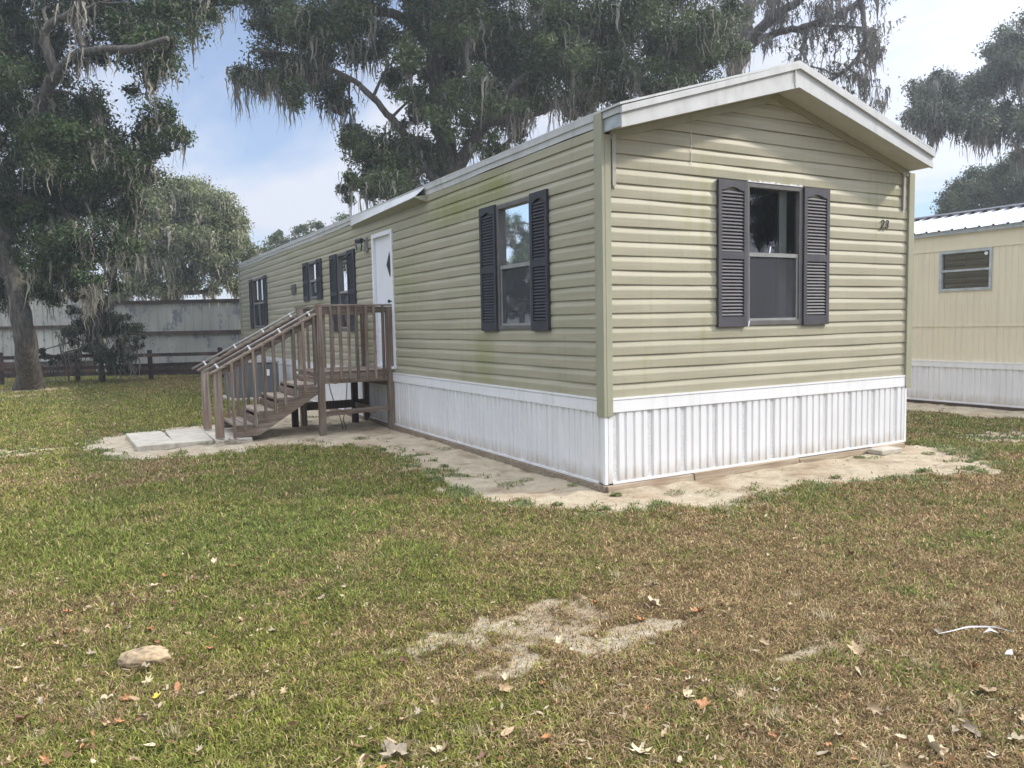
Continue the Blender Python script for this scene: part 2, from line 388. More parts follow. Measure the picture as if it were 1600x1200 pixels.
# ---------------------------------------------------------------- grass blades
def zground(x, y):
    s_, d_, l_ = fields(x, y); return height(x, y, s_), s_, d_, l_
def grass():
    n = 2300000
    r = 2.3 + (34 - 2.3) * rng.random(n) ** 1.9
    dens = (4.2 / np.maximum(r, 4.2)) ** 1.65 * r          # wanted areal density times r
    pdf = 1 / (1.9 * ((r - 2.3) / 31.7 + 1e-6) ** (.9 / 1.9))
    keep = rng.random(n) < 1.35 * dens / pdf / np.percentile(dens / pdf, 99)
    r = r[keep]; n = len(r)
    th = (rng.random(n) - .5) * 1.5
    fa = math.atan2(CF.x, CF.y); a = fa + th
    x = CAM.x + np.sin(a) * r; y = CAM.y + np.cos(a) * r
    z, s_, d_, l_ = zground(x, y)
    inh = ((x > -.05) & (x < W + .05) & (y > -.05) & (y < L)) | ((x > 9) & (x < 13.4) & (y > -1.5) & (y < 13)) | ((x > -3.7) & (x < -2.1) & (y > 5.35) & (y < 7.1))
    tuft = fbm(x * 4.5, y * 4.5, 71); fine = fbm(x * 14, y * 14, 77, 3)
    k = (rng.random(n) < np.clip(1.12 - s_ * 1.35, .0, 1) * np.clip(.25 + 1.5 * fine, .2, 1)) & ~inh & (rng.random(n) > l_ * .85)
    # weeds: dense little islands on the sand
    isl = (s_ > .25) & (s_ < .995) & (tuft > .60) & ~inh & ((x > -1.6) | (y > 3.2)) & (y > -1.7); k |= isl & (rng.random(n) < .7)
    x, y, z, s_, d_, r, tuft, isl = [q[k] for q in (x, y, z, s_, d_, r, tuft, isl)]; n = len(x)
    sc_ = np.clip((r / 4.5), 1, 4.5) ** .8
    ln = (.011 + .028 * rng.random(n) ** 1.6 + .020 * (tuft - .5)) * np.clip(sc_, 1, 1.55) * (1.0 + .3 * (1 - d_))
    strand = (rng.random(n) < .10 * (.4 + d_)) & ~isl; ln = np.where(strand, ln * 1.9, ln)
    ln = np.maximum(ln, .01); wd = (.0016 + .0015 * rng.random(n)) * sc_ * np.where(strand, .6, 1.)
    az = rng.random(n) * 2 * math.pi; lean = np.where(strand, 1.42, np.clip(1.14 + .34 * rng.normal(size=n), .1, 1.5))
    dx, dy = np.cos(az), np.sin(az); px_, py_ = -dy * wd, dx * wd
    b1 = np.stack([x - px_, y - py_, z - .003], 1); b2 = np.stack([x + px_, y + py_, z - .003], 1)
    mx = x + dx * ln * np.sin(lean) * .5; my = y + dy * ln * np.sin(lean) * .5; mz = z + ln * np.cos(lean * .8) * .62
    m1 = np.stack([mx - px_ * .8, my - py_ * .8, mz], 1); m2 = np.stack([mx + px_ * .8, my + py_ * .8, mz], 1)
    tip = np.stack([x + dx * ln * np.sin(lean), y + dy * ln * np.sin(lean), z + ln * np.cos(lean)], 1)
    V = np.stack([b1, b2, m1, m2, tip], 1).reshape(-1, 3)
    o = np.arange(n)[:, None] * 5
    T = (o + np.array([[0, 1, 3, 0, 3, 2, 2, 3, 4]])).reshape(-1)
    straw = strand | (rng.random(n) < np.clip(d_ * .84 + .02, .10, .85))
    t = rng.random(n)
    warm = np.clip(fbm(x * .35 + 3, y * .35, 88) * 2 - .6 + .12 * (-x - 1), 0, 1)
    cg = lerp((.085, .118, .025), (.25, .29, .075), t) * (1 - warm[:, None] * .5) + lerp((.16, .155, .03), (.42, .39, .09), t) * warm[:, None] * .5
    cs = lerp((.16, .098, .045), (.56, .43, .24), t ** 1.5); red = np.clip((x + 2.6) / 2.5, 0, 1)[:, None] * .35
    cs = cs * (1 - red) + lerp((.18, .10, .045), (.54, .40, .22), t ** 1.4) * red
    c = np.where(straw[:, None], cs, cg); c[isl] = lerp((.12, .15, .05), (.25, .28, .11), t)[isl]
    c = c * ((.55 + .75 * rng.random(n)) * (.55 + .9 * fbm(x * 22, y * 22, 131, 2)))[:, None]  # cluster noise darkens blade colour, painting in the shaded holes between blades
    c = c * np.where(strand, 1.25, 1.)[:, None]
    o_ = fastmesh('grass', V, T, 3, 'blade', colr=np.repeat(c, 5, 0))
    tag(o_, 'short mown lawn grass, partly green and partly dried to straw', 'grass', kind='stuff')
    return n
print('blades', grass())
def litter():
    n = 40000; r = 2.4 + 20 * rng.random(n) ** 1.6; a = math.atan2(CF.x, CF.y) + (rng.random(n) - .5) * 1.5
    x = CAM.x + np.sin(a) * r; y = CAM.y + np.cos(a) * r
    z, s_, d_, l_ = zground(x, y)
    cl = fbm(x * 1.1, y * 1.1, 91) + .5 * np.exp(-((x + 4.4) ** 2 + (y + 1.5) ** 2) / .9)
    k = (rng.random(n) < np.clip((cl - .38) * 2.6, .05, 1) * (1 - .75 * s_)) & ~((x > -.05) & (y > -.05) & (x < W))
    x, y, z, r = x[k], y[k], z[k], r[k]; n = len(x)
    ln = (.006 + .016 * rng.random(n) ** 2.2) * np.clip(r / 5, 1, 2); wd = ln * (.10 + .28 * rng.random(n))
    az = rng.random(n) * 6.283; tl = rng.normal(size=n) * .3
    d = np.stack([np.cos(az), np.sin(az), tl], 1); p = np.stack([-np.sin(az), np.cos(az), rng.normal(size=n) * .5], 1)
    c0 = np.stack([x, y, z + .014 + .02 * rng.random(n)], 1)
    V = np.stack([c0 - d * ln[:, None], c0 - p * wd[:, None], c0 + d * ln[:, None], c0 + p * wd[:, None]], 1).reshape(-1, 3)
    pal = np.array([(.33, .24, .15), (.24, .13, .065), (.44, .36, .25), (.15, .085, .05), (.28, .18, .10)])
    c = pal[rng.integers(0, 5, n)] * (.7 + .5 * rng.random(n))[:, None]
    o_ = fastmesh('leaf_litter', V, np.arange(4 * n), 4, 'blade', colr=np.repeat(c, 4, 0))
    tag(o_, 'crumbled bits of dead leaf scattered through the lawn', 'leaf litter', kind='stuff')
litter()

def weeds():
    cx, cy = [], []
    tries = 0
    while len(cx) < 95 and tries < 20000:
        tries += 1; x, y = random.uniform(-4.4, 5), random.uniform(-1.9, 8)
        if -.06 < x < W + .05 and y > -.08: continue
        s_ = float(fields(np.array([x]), np.array([y]))[0][0])
        if .12 < s_ < .8 or (s_ >= .8 and random.random() < .12): cx.append(x); cy.append(y)
    V, C = [], []
    for x, y in zip(cx, cy):
        n = random.randint(40, 130); rad = random.uniform(.05, .17)
        a = rng.random(n) * 6.283; r_ = rad * rng.random(n) ** .6
        px_, py_ = x + np.cos(a) * r_, y + np.sin(a) * r_ * .7; z = zground(px_, py_)[0] + .006 + .03 * rng.random(n) * (1 - r_ / rad * .6)
        l = .008 + .012 * rng.random(n); az = rng.random(n) * 6.283; tl = rng.normal(size=n) * .35
        d = np.stack([np.cos(az), np.sin(az), tl], 1) * l[:, None]; q = np.stack([-np.sin(az), np.cos(az), rng.normal(size=n) * .3], 1) * (l * .45)[:, None]; c = np.stack([px_, py_, z], 1)
        V.append(np.stack([c - d, c - q, c + d, c + q], 1).reshape(-1, 3)); C.append(np.repeat(lerp((.10, .13, .045), (.26, .29, .12), rng.random(n)), 4, 0))
    V = np.concatenate(V); C = np.concatenate(C)
    o = fastmesh('weeds', V, np.arange(len(V)), 4, 'blade', colr=C); tag(o, 'small leafy weeds creeping over the edge of the bare sand', 'weeds', kind='stuff')
weeds()
def tufts():
    V, C = [], []
    for px, py, q in ((155, 1112, 1), (268, 1146, 1), (965, 902, 1), (1288, 966, 1.1), (1300, 1012, 1.2), (1362, 1000, 1), (1160, 1088, 1.1), (1216, 1122, 1.1), (1368, 1190, 1.2), (1092, 948, .8), (1476, 950, 1), (1560, 962, 1.3), (1440, 1040, 1), (735, 1148, 1), (1020, 912, .8), (1240, 930, 1), (640, 1120, .8), (60, 1150, 1), (1500, 1110, 1), (880, 1080, .9)):
        g0 = gpt_(px, py); n = 70; a = rng.random(n) * 6.283; l = (.03 + .045 * rng.random(n)) * q; tl = .25 + 1.15 * rng.random(n)
        x0 = g0.x + rng.normal(size=n) * .022 * q; y0 = g0.y + rng.normal(size=n) * .022 * q; z0 = zground(x0, y0)[0]
        d = np.stack([np.cos(a) * np.sin(tl), np.sin(a) * np.sin(tl), np.cos(tl)], 1) * l[:, None]; w = np.stack([-np.sin(a), np.cos(a), 0 * a], 1) * .0013
        b = np.stack([x0, y0, z0], 1); V.append(np.stack([b - w, b + w, b + d], 1).reshape(-1, 3)); C.append(np.repeat(lerp((.40, .32, .18), (.72, .64, .44), rng.random(n)), 3, 0))
    V = np.concatenate(V); o = fastmesh('dry_grass_tufts', V, np.arange(len(V)), 3, 'blade', colr=np.concatenate(C)); tag(o, 'pale dry grass tufts sticking out of the lawn', 'dry grass', kind='stuff')
def gpt_(px, py):
    d = CF + CR * ((px - 800) / FPX) + CU * ((600 - py) / FPX); return CAM + d * (-CAM.z / d.z)
tufts()
# ---------------------------------------------------------------- fallen leaves
def leaf_mesh(name, kind, seed):
    rr = random.Random(seed); pts = []
    n = 26
    for i in range(n):
        t = i / n * 2 * math.pi
        if kind == 'lobed': rad = .5 + .42 * abs(math.cos(2.5 * t)) ** 1.4 * (1 if i % 2 else .8)
        elif kind == 'oak': rad = .62 + .26 * math.cos(7 * t)
        else: rad = .55 + .25 * math.cos(t)
        w = .62 if kind != 'simple' else .38
        rad *= .9 + .2 * rr.random()
        pts.append((math.cos(t) * rad, math.sin(t) * rad * w))
    curl = rr.uniform(.6, 1.7); tw = rr.uniform(-1., 1.)
    def zz(x, y): return curl * y * y * 1.3 + .35 * rr.random() * .12 + tw * x * y + .25 * x * x
    vs = [(0, 0, 0)] + [(x, y, zz(x, y)) for x, y in pts]
    inner = [(x * .5, y * .5, zz(x * .5, y * .5)) for x, y in pts]
    vs += inner; fs = []
    for i in range(n):
        j = (i + 1) % n
        fs.append((0, 1 + n + i, 1 + n + j)); fs.append((1 + n + i, 1 + i, 1 + j, 1 + n + j))
    # stalk
    k = len(vs); vs += [(.6, -.02, .1), (1.15, -.01, .25), (1.15, .01, .25), (.6, .02, .1)]; fs.append((k, k + 1, k + 2, k + 3))
    me = bpy.data.meshes.new(name); me.from_pydata(vs, [], fs)
    me.polygons.foreach_set('use_smooth', [True] * len(fs)); return me
LC = {'tan': (.44, .31, .17), 'cream': (.60, .50, .32), 'brown': (.17, .085, .038), 'orange': (.42, .19, .07), 'grey': (.33, .265, .18), 'yellow': (.62, .50, .05)}
lm = {}
for cn, c in LC.items():
    mt, nt, b, _ = newmat(cn + '_dry_leaf')
    cc = ramp(nt, noise(nt, pos(nt), 60, 4), [(.35, tuple(v * .6 for v in c)), (.65, c)])
    nt.links.new(cc, b.inputs['Base Color']); b.inputs['Roughness'].default_value = .6
    for kd in ('lobed', 'oak', 'simple'):
        me = leaf_mesh('dry_leaf_' + cn, kd, hash((len(lm))) & 255); me.materials.append(mt); lm[cn, kd] = me
def gpt(px, py, z=.0):
    d = CF + CR * ((px - 800) / FPX) + CU * ((600 - py) / FPX); t = (z - CAM.z) / d.z; return CAM + d * t
def put_leaf(x, y, size, cn, kd, label, group=None, rz=None):
    h = float(zground(np.array([x]), np.array([y]))[0][0])
    o = bpy.data.objects.new('fallen_leaf', lm[cn, kd]); col.objects.link(o)
    o.location = (x, y, h + .012 + .01 * random.random()); o.scale = (size,) * 3
    o.rotation_euler = (random.gauss(0, .35), random.gauss(0, .3), random.random() * 6.28 if rz is None else rz)
    tag(o, label, 'leaf', group)
NOT = [(223, 1047, .065, 'cream', 'lobed', 'pale cream leaf lying just below the round stone'), (165, 1095, .055, 'cream', 'lobed', 'cream star shaped leaf lower left of the round stone'),
       (246, 1092, .035, 'yellow', 'lobed', 'bright yellow leaf touching the tip of a brown leaf'), (278, 1080, .075, 'orange', 'simple', 'long reddish brown leaf curled beside the yellow leaf'),
       (1092, 958, .07, 'orange', 'oak', 'large upright orange leaf right of the bare sandy patch'), (1000, 968, .05, 'orange', 'lobed', 'small orange brown leaf left of the large orange leaf'),
       (1072, 1088, .06, 'cream', 'lobed', 'cream winged leaf in the green tuft at the lower middle'), (1458, 1172, .085, 'cream', 'lobed', 'biggest cream leaf by the lower right edge'),
       (1366, 1110, .06, 'tan', 'oak', 'tan leaf above and left of the biggest cream leaf'), (1340, 1018, .085, 'tan', 'lobed', 'arched tan leaf right of the small bare streak'),
       (1339, 1050, .06, 'grey', 'simple', 'grey curled leaf just below the arched tan leaf'), (1540, 1080, .07, 'tan', 'lobed', 'tan winged leaf at the far right of the lawn'),
       (1000, 1182, .07, 'cream', 'oak', 'cream leaf at the bottom edge in the middle'), (788, 1153, .07, 'tan', 'simple', 'tan upright leaf at the bottom left of the middle'),
       (620, 1184, .095, 'grey', 'lobed', 'large grey deeply lobed leaf at the bottom edge'), (690, 1182, .07, 'cream', 'lobed', 'cream leaf right of the large grey lobed leaf'),
       (500, 940, .07, 'grey', 'simple', 'long grey leaf alone in the middle of the green grass'), (570, 950, .05, 'cream', 'simple', 'thin cream leaf right of the long grey leaf'),
       (597, 1104, .06, 'brown', 'simple', 'slim brown leaf above the large grey lobed leaf'), (855, 1160, .075, 'orange', 'simple', 'mottled orange leaf near the bottom middle'),
       (20, 1048, .06, 'cream', 'simple', 'cream leaf at the left edge of the lawn'), (258, 905, .06, 'orange', 'lobed', 'orange starry leaf above the round stone'), (335, 882, .05, 'cream', 'lobed', 'cream forked leaf in the green upper left lawn'),
       (428, 875, .045, 'yellow', 'simple', 'greenish yellow leaf beside an orange one in the green lawn'), (1020, 945, .07, 'cream', 'lobed', 'cream angular leaf above the small orange brown leaf'),
       (1100, 1105, .06, 'orange', 'lobed', 'orange leaf folded under a dark leaf right of the cream winged leaf'), (955, 914, .05, 'cream', 'lobed', 'cream leaf beside a straw tuft in the middle lawn'),
       (92, 910, .06, 'cream', 'simple', 'pale leaf at left, well above the round stone'), (1240, 845, .05, 'tan', 'simple', 'single pale leaf in the right lawn below the sand'), (1410, 772, .04, 'orange', 'simple', 'orange leaf on the grass near the tip of the sand')]
for px, py, s_, cn, kd, lb in NOT:
    p = gpt(px, py); put_leaf(p.x, p.y, s_ * .8, cn, kd, lb)
cnt = 0; tries = 0
GL = {'tan': 'small tan dead leaf among many on the lawn', 'cream': 'small cream dead leaf among many on the lawn', 'brown': 'small dark brown dead leaf among many on the lawn', 'orange': 'small orange brown dead leaf among many on the lawn', 'grey': 'small grey dead leaf among many on the lawn'}
while cnt < 262 and tries < 9000:  # the many small ones
    tries += 1
    px, py = (random.uniform(-60, 1660), 720 + 500 * random.random() ** .55) if random.random() > .12 else (random.gauss(190, 150), random.gauss(985, 75))
    p = gpt(px, py); 
    if p.x > -.9 and p.y > -1.2: continue
    c = float(fbm(np.array([p.x * 1.1]), np.array([p.y * 1.1]), 91)[0]) + .5 * math.exp(-((p.x + 4.4) ** 2 + (p.y + 1.5) ** 2) / .9)
    if random.random() > max(.05, (c - .38) * 2.8): continue
    cn = random.choices(['tan', 'cream', 'brown', 'orange', 'grey'], [4, 2, 4, 2.5, 2.5])[0]
    put_leaf(p.x, p.y, random.uniform(.018, .042), cn, random.choice(['lobed', 'oak', 'simple', 'simple']), GL[cn], cn + ' dead leaves scattered over the lawn'); cnt += 1

# ---------------------------------------------------------------- siding and skirting sheets
CO = .131
PROF = [(0, .0135), (.005, .0145), (.072, .016), (.081, .0145), (.122, .002), (.1305, .001)]
def siding(u0, u1, z0, z1, holes, place, seed, clip=None):
    rr = np.random.default_rng(seed)
    us = sorted(set([u0, u1] + [h for H in holes for h in H[:2]] + list(np.arange(u0 + .35, u1 - .2, .35))))
    us = [u for i, u in enumerate(us) if i == 0 or u - us[i - 1] > 1e-4]
    mb = MB(); k = 0; z = z0
    while z < z1 - .01:
        zb = [(z + a, o) for a, o in PROF if z + a <= z1 + 1e-6]
        cuts = [c for H in holes for c in H[2:] if z + 1e-4 < c < z + CO - .001]
        for c in cuts:
            o = np.interp(c - z, [a for a, _ in PROF], [o for _, o in PROF]); zb.append((c, float(o)))
        zb.sort()
        ph = rr.random(4) * 6.28; am = .0022
        idx = {}
        for i, u in enumerate(us):
            dz = am * (math.sin(u * 1.3 + ph[0]) + .6 * math.sin(u * 3.1 + ph[1])); do = .0018 * (math.sin(u * 2.1 + ph[2]) + math.sin(u * 4.7 + ph[3]))
            for j, (zz, o) in enumerate(zb):
                idx[i, j] = len(mb.v)
                mb.v.append(place(u, zz + (dz if .0 <= zz - z < .1295 and k > 0 else 0), o + do))
            # underside lip back to the wall
            idx[i, -1] = len(mb.v); mb.v.append(place(u, z + (dz if k else 0), -.004))
        for i in range(len(us) - 1):
            uc = (us[i] + us[i + 1]) / 2
            for j in range(-1, len(zb) - 1):
                zc = z - .001 if j < 0 else (zb[j][0] + zb[j + 1][0]) / 2
                if any(H[0] < uc < H[1] and H[2] < zc < H[3] for H in holes): continue
                mb.f.append((idx[i, j], idx[i + 1, j], idx[i + 1, j + 1], idx[i, j + 1])); mb.m.append(0)
        z += CO; k += 1
    return mb
SKP = [(0, .004), (.052, .004), (.066, .018), (.122, .018), (.131, .006), (.146, .006), (.155, .018), (.222, .018), (.231, .006), (.246, .006), (.255, .018), (.322, .018), (.331, .006), (.346, .006), (.355, .018), (.398, .018), (.41, .004)]
def skirting(u0, u1, z0, z1, place, phase=0., vent=True):
    mb = MB(); bp = []; base = u0 - phase
    while base < u1:
        for i in range(len(SKP) - 1):
            bp.append((base + SKP[i][0], SKP[i][1], 1 if (i == 0 and vent) else 0))
        base += .41
    bp = [b_ for b_ in bp if u0 - 1e-6 <= b_[0] <= u1] ; bp = [(u0, .018, 0)] + bp + [(u1, .018, 0)]
    for (a, oa, ma), (b_, ob, _) in zip(bp, bp[1:]):
        if b_ - a < 1e-4: continue
        mb.add([place(a, z0, oa), place(b_, z0, ob), place(b_, z1, ob), place(a, z1, oa)], [(0, 1, 2, 3)], ma)
    return mb
P_SIDE = lambda u, z, o: (-o, u, z)
P_FRONT = lambda u, z, o: (u, -o, z)
P_RIGHT = lambda u, z, o: (W + o, u, z)
P_BACK = lambda u, z, o: (u, L + o, z)

home = thing('mobile_home', 'long sage green mobile home with white skirting and the number 23 beside its end window', 'mobile home', (W / 2, L / 2, 0))
WIN = {'A': (1.24, 1.98, 1.50, 2.86), 'B': (7.47, 8.08, 1.50, 2.85), 'C': (9.46, 10.05, 2.12, 2.86), 'D': (14.42, 15.82, 1.58, 2.86)}
DOOR = (5.34, 6.12, .93, 2.94)
holes = [tuple(v) for v in WIN.values()] + [DOOR]
FW = (1.77, 2.57, 1.50, 2.915)
siding(.06, L - .02, ZT, ZE, holes, P_SIDE, 3).build('wall', 'siding_stained', home)
def gable(place, hs, seed):
    mb = siding(.02, W - .02, ZT, 3.86, hs, place, seed)
    me = bpy.data.meshes.new('t'); me.from_pydata(mb.v, [], mb.f); bm = bmesh.new(); bm.from_mesh(me)
    for sx in (-1, 1):
        n = Vector((sx * .28, 0, 1)).normalized()
        bmesh.ops.bisect_plane(bm, geom=bm.verts[:] + bm.edges[:] + bm.faces[:], plane_co=(XM, 0, 3.825), plane_no=n, clear_outer=True)
    bm.to_mesh(me); bm.free()
    v = [tuple(x.co) for x in me.vertices]; f = [tuple(p.vertices) for p in me.polygons]
    r = MB(); r.add(v, f); return r
gable(P_FRONT, [FW], 5).build('wall', 'siding', home)
gable(P_BACK, [], 6).build('wall', 'siding', home)
siding(.02, L - .02, ZT, ZE, [], P_RIGHT, 8).build('wall', 'siding', home)
# core that closes the body behind the siding
core = MB()
core.box(.012, W - .012, .012, L - .012, .80, .83)
core.box(.02, W - .02, .02, L - .02, 3.22, 3.25)
core.build('floor_deck', 'room', home)
for nm, pl, u1, ph, mt in (('s', P_SIDE, L, .17, 0), ('f', P_FRONT, W, .33, 0), ('r', P_RIGHT, L, 0, 0), ('b', P_BACK, W, 0, 0)):
    skirting(0, u1, .055, ZB + .01, pl, ph, nm != 's').build('skirting', ['skirt', 'stipple'], home)
def skirt_trim(pl, u0, u1):
    mb = MB()
    def bx(z0, z1, o0, o1):
        v = [pl(u0, z0, o0), pl(u1, z0, o0), pl(u1, z0, o1), pl(u0, z0, o1), pl(u0, z1, o0), pl(u1, z1, o0), pl(u1, z1, o1), pl(u0, z1, o1)]; mb.hexa(v)
    bx(ZB, ZT - .022, -.002, .028); bx(ZT - .022, ZT - .016, -.002, .018); bx(ZT - .016, ZT + .002, -.002, .032)
    bx(.045, .068, -.003, .026)
    return mb
skirt_trim(P_SIDE, .085, L).build('skirting_trim', 'white', home)
skirt_trim(P_FRONT, .066, W - .012).build('skirting_trim', 'white', home)
skirt_trim(P_RIGHT, .0, L).build('skirting_trim', 'white', home)
mb = MB(); mb.box(-.022, .012, -.022, .012, .05, ZB - .02); mb.build('skirting_corner', 'white', home)
mb = MB(); mb.box(W - .012, W + .022, -.022, .012, .05, ZB - .02); mb.build('skirting_corner', 'white', home)
# weathered planks under the skirting
mb = MB(); y = -.04
while y < L:
    l = random.uniform(2.2, 3.4); o = random.uniform(-.012, .012); e = min(y + l, L)
    mb.hexa([(-.075 + o, y, -.03), (.03, y, -.03), (.03, e - .01, -.03), (-.07 - o, e - .01, -.03), (-.06 + o, y, .043), (.03, y, .044), (.03, e - .01, .043), (-.055 - o, e - .01, .041)]); y += l
mb.build('base_plank', 'plank', home, .004)
mb = MB(); x = -.02
for l, dz in ((1.05, 0), (1.5, .008), (1.2, -.004), (.62, .006)):
    mb.hexa([(x, -.075, -.04), (x + l - .012, -.07, -.04), (x + l - .012, .02, -.04), (x, .02, -.04), (x, -.062, .04 + dz), (x + l - .012, -.06, .036 + dz), (x + l - .012, .02, .04 + dz), (x, .02, .04 + dz)]); x += l
mb.build('base_plank', 'plank', home, .004)
# corner trims
mb = MB(); mb.box(-.034, -.001, -.034, .088, ZB - .035, 3.415); mb.box(.0, .068, -.034, -.001, ZB - .035, 3.222); mb.build('corner_trim', 'sage', home, .003)
mb = MB(); mb.box(W + .0, W + .095, -.030, .06, ZB - .02, 3.215); mb.box(W - .022, W - .001, -.040, .0, ZB + .0, 3.215); mb.build('corner_trim', 'sage', home, .003)
mb = MB(); mb.box(-.034, -.001, L - .08, L + .03, ZB - .02, 3.40); mb.build('corner_trim', 'sage', home, .003)
# strips hanging from the soffit beside both corners
mb = MB(); mb.box(.085, .125, -.036, -.017, 2.78, 3.235); mb.prism([(.09, -.036, 2.78), (.12, -.036, 2.78), (.105, -.036, 2.74)], (0, .018, 0)); mb.build('corner_strip', 'strip', home, .002)
mb = MB(); mb.box(W - .125, W - .085, -.036, -.017, 2.78, 3.21); mb.build('corner_strip', 'strip', home, .002)
mb = MB(); mb.box(1.03, 1.034, -.0195, -.016, 3.04, 3.36); mb.build('caulk_line', 'white', home)
# roof
def rz_top(x): return 3.425 + (4.09 - 3.425) * (1 - abs(x - XM) / XM)
def rz_bot(x): return 3.222 + (3.832 - 3.222) * (1 - abs(x - XM) / XM)
mb = MB(); y0, y1 = -.31, L + .31
for xa, xb in ((-.035, XM), (XM, W + .035)):
    ns = 24
    for k in range(ns):
        ya, yb = y0 + (y1 - y0) * k / ns, y0 + (y1 - y0) * (k + 1) / ns
        s0, s1 = .012 * math.sin(k * 1.7), .012 * math.sin((k + 1) * 1.7)
        if k == 0: s0 = 0
        za, zb_ = rz_top(max(xa, 0)), rz_top(min(xb, W))
        mb.hexa([(xa, ya, za - .02), (xb, ya, zb_ - .02), (xb, yb, zb_ - .02), (xa, yb, za - .02), (xa, ya, za + s0 * .3), (xb, ya, zb_ + s0), (xb, yb, zb_ + s1), (xa, yb, za + s1 * .3)])
mb.build('roof', 'fascia', home)
def chev(x0, x1, f0, f1, ya, yb):
    mb = MB()
    xs = [x0] + ([XM] if x0 < XM < x1 else []) + [x1]
    for a, b_ in zip(xs, xs[1:]):
        mb.hexa([(a, ya, f0(a)), (b_, ya, f0(b_)), (b_, yb, f0(b_)), (a, yb, f0(a)), (a, ya, f1(a)), (b_, ya, f1(b_)), (b_, yb, f1(b_)), (a, yb, f1(a))])
    return mb
lo = lambda x: rz_bot(x); md = lambda x: rz_bot(x) + .055; m2 = lambda x: rz_bot(x) + .062; up = lambda x: rz_top(x) - .078; tp = lambda x: rz_top(x) - .021
for yy, sg in ((-.30, 1), (L + .30, -1)):
    a = chev(-.006, XM - .055, lo, md, yy, yy + sg * .02); c = chev(XM - .055, W + .006, lo, md, yy - sg * .004, yy + sg * .02)
    a.v += []; a.build('rake_board', 'fascia', home); c.build('rake_board', 'fascia', home)
    a = chev(-.006, W + .006, md, up, yy + sg * .006, yy + sg * .02); a.build('rake_board', 'fascia', home)
    a = chev(-.02, W + .02, up, tp, yy - sg * .018, yy + sg * .02); a.build('drip_edge', 'fascia', home)
    mb = MB(); mb.box(XM - .064, XM - .050, yy - .008, yy + .0, rz_bot(XM) + .0, rz_top(XM) - .085)
    if sg > 0: mb.build('ridge_cover_strip', 'soffit', home)
# soffits under the gable overhangs, with a J strip along the wall
for ya, yb in ((-.28, -.0), (L, L + .28)):
    chev(0, W, lambda x: rz_bot(x) + .012, lambda x: rz_bot(x) + .02, ya, yb).build('soffit', 'soffit', home)
chev(.07, W - .02, lambda x: rz_bot(x) - .062, lambda x: rz_bot(x) + .01, -.030, -.001).build('gable_trim', 'sage', home)
# returns closing the ends of the overhang
mb = MB(); mb.box(-.004, .016, -.28, -.036, 3.235, 3.345); mb.build('overhang_return', 'zinc', home)
mb = MB(); mb.box(-.02, .006, -.285, -.036, 3.348, 3.405); mb.build('overhang_return', 'fascia', home)
mb = MB(); mb.box(W - .016, W + .004, -.28, -.0, 3.235, 3.405); mb.build('overhang_return', 'fascia', home)
# side fascias, a little wavy
for sx, fx_ in ((-1, 0), (1, W)):
    mb = MB(); n = 40
    for k in range(n):
        ya, yb = .09 + (L - .09) * k / n, .09 + (L - .09) * (k + 1) / n
        wv = lambda y: .008 * math.sin(y * 1.1) + .004 * math.sin(y * 3.7)
        for (za, zb_, oo) in ((ZE - .012, ZE + .055, .022), (ZE + .055, 3.405, .034)):
            q = []
            for z_ in (za, zb_):
                for (yy, o_) in ((ya, 0), (ya, oo), (yb, oo), (yb, 0)): q.append((fx_ + sx * o_, yy, z_ + (wv(yy) if z_ == za and za < ZE else wv(yy) * .4)))
            mb.hexa(q)
    mb.build('fascia', 'fascia', home)
# rain hood over the door: the eave bulges out
mb = MB(); n = 14; pr = []
for k in range(n + 1):
    y = 3.96 + (7.14 - 3.96) * k / n; o = .05 + .13 * max(0, 1 - k / n) ** .8 if k > 0 else .19
    pr.append((y, o))
for (ya, oa), (yb, ob) in zip(pr, pr[1:]):
    mb.hexa([(-oa, ya, 3.25), (-.0, ya, 3.20), (-.0, yb, 3.20), (-ob, yb, 3.25), (-oa, ya, 3.262), (-.0, ya, 3.295), (0, yb, 3.295), (-ob, yb, 3.262)])
mb.build('door_hood', 'sage', home)
mb = MB()
for (ya, oa), (yb, ob) in zip(pr, pr[1:]):
    mb.hexa([(-oa - .006, ya, 3.252), (-oa + .004, ya, 3.252), (-ob + .004, yb, 3.252), (-ob - .006, yb, 3.252), (-.034, ya, 3.40), (-.02, ya, 3.40), (-.02, yb, 3.40), (-.034, yb, 3.40)])
mb.build('hood_flashing', 'fascia', home)

